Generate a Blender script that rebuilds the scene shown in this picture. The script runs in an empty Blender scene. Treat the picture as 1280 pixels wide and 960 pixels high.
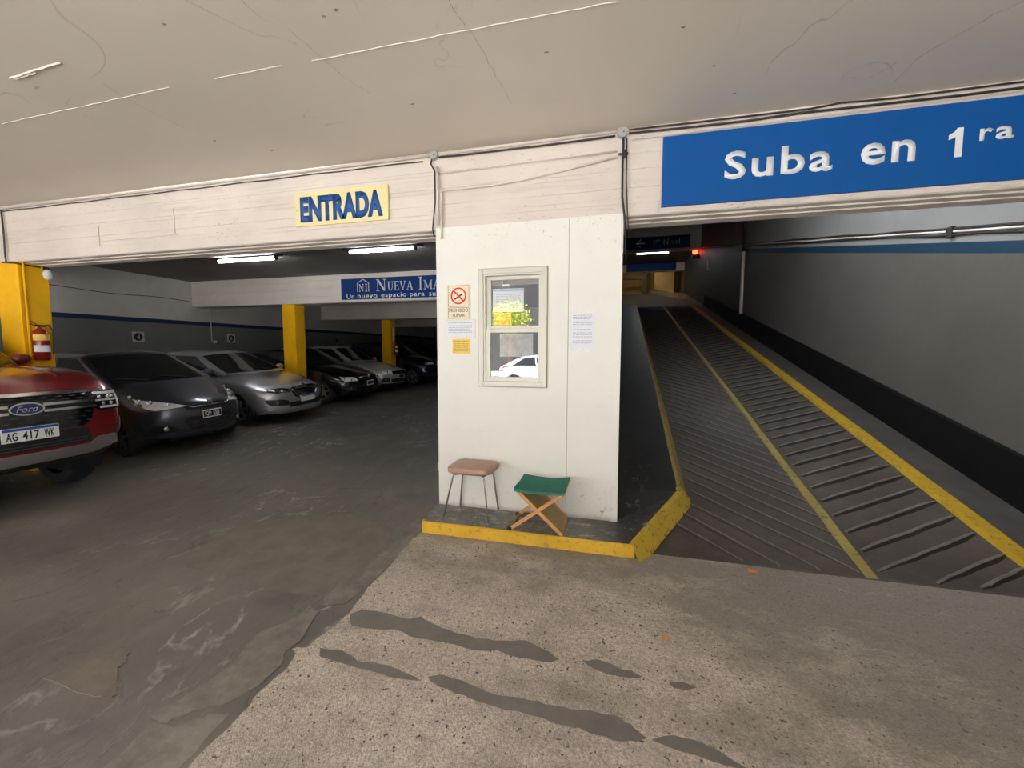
import bpy, bmesh, math, random
from mathutils import Vector, Matrix
random.seed(7)
R = math.radians
sc = bpy.context.scene
COL = sc.collection

# ---------------------------------------------------------------- camera
cam_data = bpy.data.cameras.new('camera')
cam = bpy.data.objects.new('camera', cam_data); COL.objects.link(cam)
cam_data.sensor_width = 36.0
cam_data.lens = 36.0 * 525.0 / 1280.0
cam_data.clip_start = 0.05; cam_data.clip_end = 200
cam.location = (0, 0, 1.65)
cam.rotation_euler = (Matrix.Rotation(R(14.4), 4, 'Z') @ Matrix.Rotation(R(90 - 4.65), 4, 'X') @ Matrix.Rotation(R(0.1), 4, 'Z')).to_euler()
sc.camera = cam

# ---------------------------------------------------------------- view, sky, sun
sc.view_settings.view_transform = 'Standard'
sc.view_settings.look = 'None'
sc.view_settings.gamma = 1.0
sc.view_settings.use_curve_mapping = False
sc.view_settings.exposure = 1.5
world = bpy.data.worlds.new('sky'); sc.world = world; world.use_nodes = True
wn = world.node_tree
bg = wn.nodes['Background']
bg.inputs[0].default_value = (0.93, 0.97, 1.07, 1)
bg.inputs[1].default_value = 4.2
sun_d = bpy.data.lights.new('sun', 'SUN'); sun_d.energy = 16.0; sun_d.angle = R(0.6); sun_d.color = (1.0, 0.97, 0.94)
sun = bpy.data.objects.new('sun', sun_d); COL.objects.link(sun)
sun.rotation_euler = Vector((0.25, 0.45, 0.86)).to_track_quat('Z', 'Y').to_euler()
TUBE = 20.0       # emission of the fluorescent tubes

# ---------------------------------------------------------------- materials
def newmat(name):
    m = bpy.data.materials.new(name); m.use_nodes = True
    nt = m.node_tree
    return m, nt, nt.nodes['Principled BSDF']

def mat(name, col, rough=0.6, metal=0.0, coat=0.0, emis=0.0, emcol=None, var=0.0, scale=8.0, bump=0.0, spec=None, trans=0.0):
    m, nt, p = newmat(name)
    p.inputs['Base Color'].default_value = (*col, 1)
    p.inputs['Roughness'].default_value = rough
    p.inputs['Metallic'].default_value = metal
    p.inputs['Coat Weight'].default_value = coat
    p.inputs['Coat Roughness'].default_value = 0.05
    if spec is not None: p.inputs['Specular IOR Level'].default_value = spec
    if trans: p.inputs['Transmission Weight'].default_value = trans
    if emis:
        p.inputs['Emission Color'].default_value = (*(emcol or col), 1)
        p.inputs['Emission Strength'].default_value = emis
    if var or bump:
        g = nt.nodes.new('ShaderNodeNewGeometry') ; n = nt.nodes.new('ShaderNodeTexNoise')
        n.inputs['Scale'].default_value = scale; n.inputs['Detail'].default_value = 6; n.inputs['Roughness'].default_value = .65
        nt.links.new(g.outputs['Position'], n.inputs['Vector'])
        if var:
            r = nt.nodes.new('ShaderNodeMapRange')
            r.inputs['From Min'].default_value = .25; r.inputs['From Max'].default_value = .75
            r.inputs['To Min'].default_value = 1 - var; r.inputs['To Max'].default_value = 1 + var
            nt.links.new(n.outputs['Fac'], r.inputs['Value'])
            mx = nt.nodes.new('ShaderNodeMix'); mx.data_type = 'RGBA'; mx.blend_type = 'MULTIPLY'; mx.inputs['Factor'].default_value = 1
            mx.inputs['A'].default_value = (*col, 1)
            nt.links.new(r.outputs['Result'], mx.inputs['B'])
            nt.links.new(mx.outputs['Result'], p.inputs['Base Color'])
        if bump:
            b = nt.nodes.new('ShaderNodeBump'); b.inputs['Strength'].default_value = bump; b.inputs['Distance'].default_value = .01
            nt.links.new(n.outputs['Fac'], b.inputs['Height']); nt.links.new(b.outputs['Normal'], p.inputs['Normal'])
    return m

class NT:
    """small node helper"""
    def __init__(s, name):
        s.m, s.nt, s.p = newmat(name)
        g = s.nt.nodes.new('ShaderNodeNewGeometry'); s.pos = g.outputs['Position']
    def node(s, t, **kw):
        n = s.nt.nodes.new(t)
        for k, v in kw.items(): setattr(n, k, v)
        return n
    def link(s, a, b): s.nt.links.new(a, b)
    def mapping(s, scale=(1, 1, 1), rot=(0, 0, 0), loc=(0, 0, 0)):
        n = s.node('ShaderNodeMapping'); n.inputs['Scale'].default_value = scale; n.inputs['Rotation'].default_value = rot; n.inputs['Location'].default_value = loc
        s.link(s.pos, n.inputs['Vector']); return n.outputs['Vector']
    def noise(s, scale, detail=5, rough=.6, vec=None, dist=0.0, out='Fac'):
        n = s.node('ShaderNodeTexNoise'); n.inputs['Scale'].default_value = scale; n.inputs['Detail'].default_value = detail
        n.inputs['Roughness'].default_value = rough; n.inputs['Distortion'].default_value = dist
        s.link(vec or s.pos, n.inputs['Vector']); return n.outputs[out]
    def rng(s, v, a, b, c=0.0, d=1.0):
        n = s.node('ShaderNodeMapRange')
        for k, x in zip(('From Min', 'From Max', 'To Min', 'To Max'), (a, b, c, d)): n.inputs[k].default_value = x
        s.link(v, n.inputs['Value']); return n.outputs['Result']
    def math(s, op, a, b=None, clamp=False):
        n = s.node('ShaderNodeMath', operation=op, use_clamp=clamp)
        for i, x in enumerate((a, b)):
            if x is None: continue
            if isinstance(x, (int, float)): n.inputs[i].default_value = x
            else: s.link(x, n.inputs[i])
        return n.outputs[0]
    def mix(s, fac, a, b, blend='MIX'):
        n = s.node('ShaderNodeMix', data_type='RGBA', blend_type=blend)
        for k, x in (('Factor', fac), ('A', a), ('B', b)):
            if isinstance(x, (int, float)): n.inputs[k].default_value = x
            elif isinstance(x, tuple): n.inputs[k].default_value = (*x, 1)
            else: s.link(x, n.inputs[k])
        return n.outputs['Result']
    def sep(s):
        n = s.node('ShaderNodeSeparateXYZ'); s.link(s.pos, n.inputs[0]); return n.outputs
    def ridge(s, scale, width, vec=None, detail=3, dist=0.4):
        """1 along thin wandering lines"""
        n = s.noise(scale, detail, .55, vec, dist)
        a = s.math('ABSOLUTE', s.math('SUBTRACT', n, .5))
        return s.rng(a, 0, width, 1, 0)
    def finish(s, col, rough=.8, bump=None, dist=.005, strength=.6):
        if isinstance(col, tuple): s.p.inputs['Base Color'].default_value = (*col, 1)
        else: s.link(col, s.p.inputs['Base Color'])
        if isinstance(rough, (int, float)): s.p.inputs['Roughness'].default_value = rough
        else: s.link(rough, s.p.inputs['Roughness'])
        if bump is not None:
            b = s.node('ShaderNodeBump'); b.inputs['Strength'].default_value = strength; b.inputs['Distance'].default_value = dist
            s.link(bump, b.inputs['Height']); s.link(b.outputs['Normal'], s.p.inputs['Normal'])
        return s.m

def painted_concrete(name, col, dark, boards=False, specks=.5, rough=.75, stain=.15):
    s = NT(name)
    big = s.noise(.7, 4, .6)
    base = s.mix(s.rng(big, .3, .7), tuple(c * (1 - stain) for c in col), tuple(min(1, c * (1 + stain * .5)) for c in col))
    st = s.noise(3.0, 6, .7, s.mapping((.3, 1, 3)))
    base = s.mix(s.math('MULTIPLY', s.rng(st, .55, .8), .35), base, dark)
    sp = s.rng(s.noise(38, 3, .6, s.mapping((.6, 1, 1.2))), .64, .70)
    reg = s.rng(s.noise(1.1, 3, .6), .42, .62)
    base = s.mix(s.math('MULTIPLY', s.math('MULTIPLY', sp, reg), specks), base, dark)
    h = s.noise(14, 6, .6)
    if boards:
        lines = s.node('ShaderNodeTexWave', wave_type='BANDS', bands_direction='Z', wave_profile='SAW')
        lines.inputs['Scale'].default_value = 1.6; lines.inputs['Distortion'].default_value = .25; lines.inputs['Detail'].default_value = 2
        lines.inputs['Detail Scale'].default_value = .6
        s.link(s.pos, lines.inputs['Vector'])
        grain = s.noise(16, 5, .6, s.mapping((.12, 1, 2.2)))
        h = s.math('ADD', s.math('MULTIPLY', grain, .8), s.math('MULTIPLY', lines.outputs['Fac'], .35))
        edge = s.rng(lines.outputs['Fac'], .965, 1.0)
        brk = s.rng(s.noise(2.2, 3, .6, s.mapping((.8, 1, .3))), .45, .6)
        base = s.mix(s.math('MULTIPLY', s.math('MULTIPLY', edge, brk), .5), base, dark)
    return s.finish(base, rough, h, .006, .7)

def ceiling_mat():
    s = NT('ceiling_paint')
    big = s.noise(.5, 5, .6)
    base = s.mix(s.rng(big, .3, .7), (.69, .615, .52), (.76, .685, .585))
    cr = s.ridge(.55, .004, s.mapping((1, 1, 1), (0, 0, .6)), 4, .8)
    cr = s.math('MULTIPLY', cr, s.rng(s.noise(.8, 2), .5, .6))
    base = s.mix(s.math('MULTIPLY', cr, .45), base, (.2, .17, .14))
    sp = s.math('MULTIPLY', s.rng(s.noise(9, 5, .75), .70, .74), s.rng(s.noise(1.6, 2), .5, .6))
    base = s.mix(s.math('MULTIPLY', sp, .6), base, (.13, .10, .08))
    h = s.math('ADD', s.math('MULTIPLY', s.noise(1.2, 3, .5), 2.0), s.math('MULTIPLY', s.noise(9, 4, .6), .35))
    return s.finish(base, .7, h, .008, .4)

def garage_floor_mat():
    s = NT('smooth_dark_concrete')
    big = s.noise(.8, 6, .62)
    base = s.mix(s.rng(big, .32, .68), (.105, .096, .083), (.20, .184, .16))
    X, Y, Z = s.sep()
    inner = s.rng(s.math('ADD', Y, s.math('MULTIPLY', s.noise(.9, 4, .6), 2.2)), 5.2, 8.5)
    base = s.mix(s.math('MULTIPLY', inner, .62), base, (.040, .037, .032))  # light falloff into the garage painted as a darker floor colour
    mid = s.noise(5, 7, .7, s.mapping((1, .45, 1), (0, 0, -.5)))
    base = s.mix(s.math('MULTIPLY', s.rng(mid, .5, .75), .45), base, (.26, .24, .215))
    reg = s.rng(s.noise(.45, 2, .5, s.mapping((1, 1, 1), (0, 0, 0), (3.2, .4, 0))), .47, .56)
    scr = s.ridge(1.6, .016, s.mapping((1, .55, 1), (0, 0, -.35)), 6, .5)
    brk = s.rng(s.noise(6, 4, .6), .45, .6)
    base = s.mix(s.math('MULTIPLY', s.math('MULTIPLY', scr, reg), s.math('MULTIPLY', brk, .75)), base, (.50, .46, .41))
    crk = s.ridge(.7, .0035, s.mapping((1, 1, 1), (0, 0, .8), (5, 2, 0)), 5, .9)
    base = s.mix(s.math('MULTIPLY', crk, .5), base, (.05, .045, .04))
    oil = s.rng(s.noise(2.0, 4, .6, s.mapping((1, 1, 1), (0, 0, 0), (8, 1, 0))), .60, .72)
    base = s.mix(s.math('MULTIPLY', oil, .4), base, (.06, .055, .05))
    h = s.math('ADD', s.math('MULTIPLY', s.noise(4, 6, .6), 1.5), s.math('MULTIPLY', scr, .3))
    return s.finish(base, s.rng(big, .3, .7, .42, .7), h, .01, .5)

def aggregate_mat():
    s = NT('worn_aggregate_concrete')
    v = s.node('ShaderNodeTexVoronoi'); v.inputs['Scale'].default_value = 150; s.link(s.pos, v.inputs['Vector'])
    cell = s.node('ShaderNodeSeparateColor'); s.link(v.outputs['Color'], cell.inputs[0])
    c = s.mix(cell.outputs[0], (.27, .225, .185), (.80, .71, .60))
    fine = s.noise(60, 4, .7)
    c = s.mix(.5, c, s.mix(s.rng(fine, .35, .65), (.30, .26, .215), (.72, .64, .545)))
    pits = s.rng(s.noise(42, 2, .5, s.mapping((1, 1, 1), (0, 0, 0), (4, 4, 0))), .655, .69)
    blot = s.rng(s.noise(7, 6, .75), .50, .66)
    c = s.mix(s.math('MULTIPLY', blot, .3), c, (.20, .165, .135))
    c = s.mix(s.math('MULTIPLY', pits, .9), c, (.03, .024, .02))
    # worn smooth / stained zones, stronger towards the foot of the ramp
    zone = s.noise(1.3, 6, .65, s.mapping((1, 1.6, 1), (0, 0, .35)))
    X, Y, Z = s.sep()
    grad = s.math('ADD', s.rng(X, .1, 1.4, 0, .20), s.rng(Y, 2.3, 3.3, 0, .15))
    dk = s.rng(s.math('ADD', zone, grad), .46, .70)
    c = s.mix(s.math('MULTIPLY', dk, .72), c, (.20, .175, .15))
    lt = s.rng(s.noise(3.5, 7, .75), .56, .72)
    c = s.mix(s.math('MULTIPLY', s.math('MULTIPLY', lt, s.math('SUBTRACT', 1.0, dk)), .4), c, (.55, .49, .42))
    streak = s.math('MULTIPLY', s.ridge(2.2, .012, s.mapping((.5, 1.2, 1), (0, 0, -.25)), 6, .4), s.rng(s.noise(.9, 2), .5, .6))
    c = s.mix(s.math('MULTIPLY', streak, .35), c, (.55, .5, .43))
    h = s.math('ADD', s.math('MULTIPLY', v.outputs['Distance'], -.5), s.math('MULTIPLY', s.noise(6, 5, .6), 1.2))
    return s.finish(c, .78, h, .006, .7)

def patch_mat(name, a, b, sc_=6):
    s = NT(name)
    c = s.mix(s.rng(s.noise(sc_, 7, .7), .35, .68), a, b)
    return s.finish(c, .6, s.noise(18, 5, .6), .004, .6)

def ramp_mat():
    s = NT('ramp_concrete')
    c = s.mix(s.rng(s.noise(1.1, 6, .65), .3, .7), (.055, .047, .040), (.115, .10, .085))
    c = s.mix(s.math('MULTIPLY', s.rng(s.noise(7, 6, .7), .55, .8), .4), c, (.15, .13, .11))
    X, Y, Z = s.sep()
    lip = s.rng(s.math('ADD', Y, s.math('MULTIPLY', s.noise(8, 4), .08)), 3.40, 3.52, .55, 0)
    c = s.mix(lip, c, (.30, .27, .23))
    s.p.inputs['Specular IOR Level'].default_value = .25
    return s.finish(c, .85, s.noise(20, 6, .65), .006, .7)

def yellow_kerb(name, wear=.45, y=(.72, .46, .03)):
    s = NT(name)
    c = s.mix(s.rng(s.noise(3, 5, .6), .3, .7), y, tuple(v * .78 for v in y))
    ch = s.rng(s.noise(22, 6, .7), .56, .62)
    c = s.mix(s.math('MULTIPLY', ch, wear), c, (.10, .085, .05))
    d = s.rng(s.noise(6, 6, .7), .55, .75)
    c = s.mix(s.math('MULTIPLY', d, wear * .8), c, (.28, .20, .06))
    return s.finish(c, .5, s.noise(30, 5, .6), .005, .6)

def two_tone_wall(name, slope, z0, stripe_w, upper, lower, stripe):
    """wall painted in three bands; the boundary follows z = z0 + slope * Y"""
    s = NT(name)
    X, Y, Z = s.sep()
    h = s.math('SUBTRACT', Z, s.math('ADD', s.math('MULTIPLY', Y, slope), z0))
    n = s.noise(1.2, 6, .65)
    up = s.mix(s.rng(n, .3, .7), tuple(v * .86 for v in upper), upper)
    lo = s.mix(s.rng(n, .3, .7), tuple(v * .82 for v in lower), lower)
    st = s.rng(h, stripe_w, stripe_w + .004)
    lw = s.rng(h, 0, .004)
    c = s.mix(st, stripe, up); c = s.mix(lw, lo, c)
    dirt = s.rng(s.noise(2.5, 6, .7, s.mapping((1, 1, .4))), .58, .8)
    c = s.mix(s.math('MULTIPLY', dirt, .25), c, (.08, .07, .06))
    return s.finish(c, .6, s.noise(9, 6, .6), .006, .5)

def black_scuffed():
    s = NT('black_scuffed_paint')
    c = s.mix(s.rng(s.noise(2.2, 6, .7), .35, .7), (.008, .009, .010), (.03, .032, .034))
    X, Y, Z = s.sep()
    reg = s.rng(Y, 3.1, 5.2, 1, .25)
    sc1 = s.rng(s.math('ADD', s.noise(9, 7, .75), s.rng(Y, 3.4, 4.2, .05, 0)), .57, .61)
    sc2 = s.rng(s.noise(2.3, 3, .6, s.mapping((1, 1, 1), (0, 0, 0), (1.7, .2, 0))), .5, .64)
    c = s.mix(s.math('MULTIPLY', s.math('MULTIPLY', sc1, sc2), reg), c, (.30, .29, .26))
    c = s.mix(s.math('MULTIPLY', s.rng(s.noise(14, 6, .7), .55, .8), .3), c, (.07, .068, .062))
    return s.finish(c, .42, s.noise(12, 6, .7), .008, .6)

def kerb_top_mat():
    s = NT('kerb_top_worn')
    X, Y, Z = s.sep()
    c = s.mix(s.rng(s.noise(5, 7, .7), .35, .65), (.11, .105, .095), (.26, .25, .225))
    c = s.mix(s.math('MULTIPLY', s.rng(s.noise(10, 7, .75, s.mapping((.5, 1, 1))), .52, .62), .75), c, (.50, .48, .43))
    blk = s.rng(s.math('ADD', X, s.math('MULTIPLY', s.noise(5, 5), .3)), -.15, .25)
    c = s.mix(s.math('MULTIPLY', blk, .9), c, (.018, .018, .019))
    ch = s.rng(s.noise(16, 6, .75, s.mapping((1, 1, 1), (0, 0, 0), (.3, 0, 0))), .60, .64)
    c = s.mix(s.math('MULTIPLY', ch, .7), c, (.45, .43, .38))
    return s.finish(c, .55, s.noise(16, 6, .7), .006, .7)

def booth_mat():
    s = NT('booth_cream_paint')
    X, Y, Z = s.sep()
    c = s.mix(s.rng(s.noise(1.6, 5, .6), .3, .7), (.78, .775, .705), (.83, .825, .76))
    low = s.rng(Z, .12, .6, 1, 0)
    ft = s.math('MULTIPLY', s.rng(s.noise(34, 5, .7, s.mapping((.8, 1, 1))), .60, .65), s.math('MULTIPLY', low, s.rng(s.noise(3.2, 3), .42, .6)))
    c = s.mix(s.math('MULTIPLY', ft, .8), c, (.27, .25, .22))
    top = s.rng(Z, 2.45, 2.80, 0, 1)
    ft2 = s.math('MULTIPLY', s.rng(s.noise(30, 4, .7), .63, .67), top)
    c = s.mix(s.math('MULTIPLY', ft2, .7), c, (.36, .31, .27))
    smudge = s.rng(s.noise(4, 5, .7, s.mapping((.5, 1, 1))), .60, .8)
    c = s.mix(s.math('MULTIPLY', smudge, .18), c, (.40, .36, .28))
    foot = s.rng(s.math('ADD', Z, s.math('MULTIPLY', s.noise(12, 5), .05)), .13, .17, .6, 0)
    c = s.mix(foot, c, (.35, .33, .28))
    return s.finish(c, .5, s.math('ADD', s.noise(12, 5, .6), s.math('MULTIPLY', ft, -.8)), .004, .6)

M = {}
M['ceiling'] = ceiling_mat()
M['beam'] = painted_concrete('board_marked_beam', (.74, .66, .58), (.30, .22, .17), True, .75)
M['inner_beam'] = painted_concrete('inner_beam_paint', (.66, .60, .53), (.25, .2, .17), True, .3)
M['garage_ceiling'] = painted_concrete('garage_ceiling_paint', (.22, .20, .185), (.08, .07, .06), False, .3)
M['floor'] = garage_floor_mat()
M['apron'] = aggregate_mat()
M['patch_dark'] = patch_mat('dark_fill', (.155, .142, .124), (.205, .188, .165), 5)
M['patch_mid'] = patch_mat('grey_mortar', (.14, .126, .108), (.27, .245, .21), 5)
M['patch_brown'] = patch_mat('brown_mortar', (.15, .125, .10), (.22, .19, .155), 4)
M['ramp'] = ramp_mat()
M['rib'] = patch_mat('rib_concrete', (.11, .097, .082), (.20, .178, .152), 9)
M['crack'] = mat('crack_dark', (.44, .38, .32), .9)
M['chip'] = mat('chipped_plaster', (.30, .25, .21), .9, var=.3, scale=60)
M['gutter'] = patch_mat('gutter_concrete', (.05, .046, .041), (.085, .078, .068), 3)
M['rib_shade_grime'] = patch_mat('rib_shade_grime', (.012, .010, .009), (.03, .027, .023), 9)  # shadow and grime of the downhill flank painted as one dark colour
M['kerb_yellow'] = yellow_kerb('bright_yellow_kerb', .35, (.84, .50, .03))
M['line_yellow'] = yellow_kerb('worn_yellow_line', .8, (.36, .28, .07))
M['line_yellow2'] = yellow_kerb('yellow_side_line', .6, (.58, .36, .02))
M['kerb_yellow2'] = yellow_kerb('worn_yellow_kerb', .75, (.62, .42, .04))
M['pillar'] = mat('yellow_pillar_paint', (.93, .50, .006), .6, spec=.25, var=.12, scale=3, bump=.25)
M['booth'] = booth_mat()
M['wall_left'] = two_tone_wall('garage_wall_paint', 0, 2.30, .10, (.72, .69, .65), (.22, .225, .21), (.004, .035, .09))
M['wall_right'] = two_tone_wall('ramp_wall_paint', .2187, 1.456, .115, (.25, .245, .225), (.098, .091, .075), (.003, .03, .06))
M['dark_wall'] = mat('dark_grey_wall', (.10, .10, .095), .7, var=.15, scale=2)
M['black_paint'] = mat('black_wall_band', (.004, .004, .004), .7, var=.3, scale=5, spec=.15)
M['black_scuffed'] = black_scuffed()
M['kerb_top'] = kerb_top_mat()
M['tan'] = mat('tan_wall', (.60, .45, .22), .8, var=.2, scale=1.2)
M['tan_floor'] = mat('tan_ramp', (.20, .15, .09), .7, var=.2, scale=1.2)  # ramp concrete with the warm lamp light put into its colour
M['sign_blue'] = mat('sign_blue', (.003, .085, .31), .6, spec=.2, var=.05, scale=5)
M['sign_navy'] = mat('sign_navy', (.003, .032, .15), .6, var=.05, scale=5, spec=.2)
M['sign_cream'] = mat('sign_cream', (.84, .72, .36), .5, var=.06, scale=6)
M['sign_rim'] = mat('sign_rim_white', (.6, .6, .58), .5)
M['letter_white'] = mat('letter_white', (.80, .81, .80), .5)
M['letter_bright'] = mat('letter_bright', (.85, .88, .9), .5)
M['letter_grey'] = mat('letter_pale_grey', (.55, .58, .6), .5)
M['letter_blue'] = mat('letter_blue', (.005, .075, .28), .5)
M['ink'] = mat('black_ink', (.01, .01, .012), .5)
M['ink_grey'] = mat('grey_ink', (.30, .30, .36), .6)
M['red'] = mat('sign_red', (.65, .03, .015), .5)
M['notice_cream'] = mat('notice_cream', (.82, .72, .52), .5)
M['paper'] = mat('white_paper', (.78, .79, .84), .7, var=.04, scale=20)
M['paper_blue'] = mat('pale_blue_print', (.22, .42, .68), .6)
M['paper_yellow'] = mat('yellow_paper', (.86, .60, .10), .6, var=.1, scale=30)
M['paper_orange'] = mat('orange_paper', (.80, .36, .04), .6)
M['tape'] = mat('clear_tape', (.84, .84, .80), .25, var=.08, scale=40)
M['sleeve'] = mat('plastic_sleeve', (.42, .43, .37), .12, var=.3, scale=14, bump=.6)
M['alu'] = mat('cream_aluminium', (.62, .60, .52), .38, .15)
M['dark_line'] = mat('dark_gap', (.42, .40, .35), .8)
M['conduit'] = mat('painted_conduit', (.72, .64, .56), .5, var=.08, scale=12)
M['cable'] = mat('dark_cable', (.035, .028, .024), .5)
M['box_grey'] = mat('grey_junction_box', (.42, .41, .39), .45, .2, var=.1, scale=40)
M['tube'] = mat('lit_tube', (1, 1, 1), .4, emis=TUBE, emcol=(.94, .97, 1.0))
M['fixture'] = mat('dark_fixture', (.03, .03, .03), .5)
M['tube_far'] = mat('lit_tube_far', (1, 1, 1), .4, emis=8, emcol=(.9, .96, 1.0))
M['tube_wall'] = mat('lit_tube_wall', (1, 1, 1), .4, emis=4.0, emcol=(.9, .96, 1.0))
M['red_lamp'] = mat('red_lamp', (1, .05, .02), .3, emis=6, emcol=(1, .03, .01))
M['warm_lamp'] = mat('warm_lamp', (1, .8, .4), .3, emis=60, emcol=(1, .72, .32))
M['rubber'] = mat('tyre_rubber', (.018, .018, .018), .75)
M['black_plastic'] = mat('black_plastic', (.012, .012, .013), .5)
M['gloss_black'] = mat('gloss_black', (.006, .006, .007), .12, coat=.6)
M['alloy'] = mat('alloy_wheel', (.38, .39, .40), .32, .8)
M['steel_dark'] = mat('dark_wheel', (.08, .08, .085), .4, .6)
M['chrome'] = mat('chrome', (.75, .75, .76), .16, 1.0)
M['satin'] = mat('satin_silver', (.36, .35, .34), .38, .7)
M['lamp_glass'] = mat('headlamp_glass', (.74, .75, .77), .25, .1, coat=1)
M['lamp_dark'] = mat('headlamp_dark', (.012, .012, .014), .15, .1, coat=.5)
M['lamp_bright'] = mat('headlamp_reflector', (.85, .86, .88), .18, .9)
M['car_glass'] = mat('car_glass', (.010, .012, .012), .06, coat=.3)
M['car_red'] = mat('paint_dark_red', (.20, .009, .010), .3, .25, coat=1.0)
M['car_slate'] = mat('paint_slate_grey', (.066, .072, .088), .32, .6, coat=1.0)
M['car_silver'] = mat('paint_silver_grey', (.40, .41, .43), .32, .6, coat=1.0)
M['car_black'] = mat('paint_black', (.009, .009, .010), .25, .2, coat=1.0)
M['car_pale'] = mat('paint_pale_silver', (.52, .52, .51), .34, .5, coat=1.0)
M['car_navy'] = mat('paint_navy', (.008, .011, .03), .25, .3, coat=1.0)
M['car_white'] = mat('paint_white', (.80, .80, .78), .3, coat=1.0)
M['plate_white'] = mat('plate_white', (.80, .80, .76), .4)
M['plate_blue'] = mat('plate_blue', (.01, .08, .38), .4)
M['badge_blue'] = mat('badge_blue', (.008, .02, .12), .2, coat=1)
M['vinyl'] = mat('pinkish_brown_vinyl', (.44, .26, .19), .42, var=.14, scale=18, bump=.15)
M['leg_chrome'] = mat('stool_leg_metal', (.52, .50, .46), .3, .85)
M['canvas_green'] = mat('green_canvas', (.075, .36, .27), .75, var=.15, scale=14, bump=.3)
M['canvas_tan'] = mat('tan_canvas', (.66, .50, .28), .8, var=.12, scale=10, bump=.2)
M['wood'] = mat('orange_pine', (.66, .32, .11), .5, var=.15, scale=30)
M['wood_dark'] = mat('weathered_wood', (.28, .18, .10), .6, var=.15, scale=30)
M['ext_red'] = mat('extinguisher_red', (.26, .008, .007), .28, coat=.4)
M['interior'] = mat('booth_interior', (.05, .047, .045), .8)
M['street'] = mat('street_asphalt', (.42, .41, .395), .85, var=.15, scale=1)
M['facade'] = mat('street_facade', (.08, .075, .07), .8, var=.15, scale=.6)
M['facade_dark'] = mat('street_facade_openings', (.05, .05, .05), .4)
M['leaf'] = mat('foliage', (.44, .50, .05), .55, var=.55, scale=6)
M['bark'] = mat('bark', (.14, .10, .07), .9)
M['tail_red'] = mat('tail_lamp_red', (.55, .01, .01), .2, coat=1)
M['scrap'] = mat('orange_scrap', (.75, .22, .08), .6)

# glass pane: thin, lets light through and mirrors the street
gm, gnt, gp = newmat('window_glass')
tr = gnt.nodes.new('ShaderNodeBsdfTransparent'); gl = gnt.nodes.new('ShaderNodeBsdfGlossy'); gl.inputs['Roughness'].default_value = 0.0
fr = gnt.nodes.new('ShaderNodeFresnel'); fr.inputs['IOR'].default_value = 1.52
mm = gnt.nodes.new('ShaderNodeMath'); mm.operation = 'MULTIPLY_ADD'; mm.inputs[1].default_value = 2.2; mm.inputs[2].default_value = 0.0; mm.use_clamp = True
mxs = gnt.nodes.new('ShaderNodeMixShader')
gnt.links.new(fr.outputs[0], mm.inputs[0]); gnt.links.new(mm.outputs[0], mxs.inputs[0])
gnt.links.new(tr.outputs[0], mxs.inputs[1]); gnt.links.new(gl.outputs[0], mxs.inputs[2])
gnt.links.new(mxs.outputs[0], gnt.nodes['Material Output'].inputs['Surface'])
M['glass'] = gm

# ---------------------------------------------------------------- mesh helpers
def obj(name, bm, m, parent=None, smooth=False, sharp=None):
    me = bpy.data.meshes.new(name)
    if smooth:
        for f in bm.faces: f.smooth = True
        if sharp:
            for e in bm.edges:
                if len(e.link_faces) == 2 and e.calc_face_angle(0) > sharp: e.smooth = False
    bm.to_mesh(me); bm.free()
    if not isinstance(m, (list, tuple)): m = [m]
    for x in m: me.materials.append(M[x] if isinstance(x, str) else x)
    o = bpy.data.objects.new(name, me); COL.objects.link(o)
    if parent is not None: o.parent = parent
    return o
def thing(name, label, cat, loc=(0, 0, 0), rot=(0, 0, 0), group=None):
    o = bpy.data.objects.new(name, None); COL.objects.link(o)
    o.empty_display_size = .1; o.location = loc; o.rotation_euler = rot
    o['label'] = label; o['category'] = cat
    if group: o['group'] = group
    return o
def tag(o, label, cat, group=None):
    o['label'] = label; o['category'] = cat
    if group: o['group'] = group
    return o
def struct(name, bm, m, parent=None, label=None, **k):
    o = obj(name, bm, m, parent, **k)
    if parent is None: o['kind'] = 'structure'
    if label: o['label'] = label
    return o
def box(bm, x0, x1, y0, y1, z0, z1, bev=0.0, mi=0):
    vs = [bm.verts.new((x, y, z)) for x in (x0, x1) for y in (y0, y1) for z in (z0, z1)]
    q = [(0, 1, 3, 2), (4, 6, 7, 5), (0, 4, 5, 1), (2, 3, 7, 6), (0, 2, 6, 4), (1, 5, 7, 3)]
    fs = [bm.faces.new([vs[i] for i in f]) for f in q]
    for f in fs: f.material_index = mi
    if bev:
        es = list({e for f in fs for e in f.edges})
        bmesh.ops.bevel(bm, geom=es, offset=bev, segments=2, affect='EDGES', profile=.6)
    return vs
def bx(*a, **k):
    bm = bmesh.new(); box(bm, *a, **k); return bm
def tube(bm, pts, r, n=8, cap=True):
    pts = [Vector(p) for p in pts]
    rings = []
    for i, p in enumerate(pts):
        if i == 0: d = pts[1] - p
        elif i == len(pts) - 1: d = p - pts[i - 1]
        else: d = (pts[i + 1] - p).normalized() + (p - pts[i - 1]).normalized()
        d.normalize()
        a = Vector((0, 0, 1)) if abs(d.z) < .9 else Vector((0, 1, 0))
        u = d.cross(a).normalized(); v = d.cross(u)
        rr = r[i] if isinstance(r, (list, tuple)) else r
        rings.append([bm.verts.new(p + (u * math.cos(2 * math.pi * k / n) + v * math.sin(2 * math.pi * k / n)) * rr) for k in range(n)])
    for a, b in zip(rings, rings[1:]):
        for k in range(n): bm.faces.new((a[k], a[(k + 1) % n], b[(k + 1) % n], b[k]))
    if cap: bm.faces.new(rings[0][::-1]); bm.faces.new(rings[-1])
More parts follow.
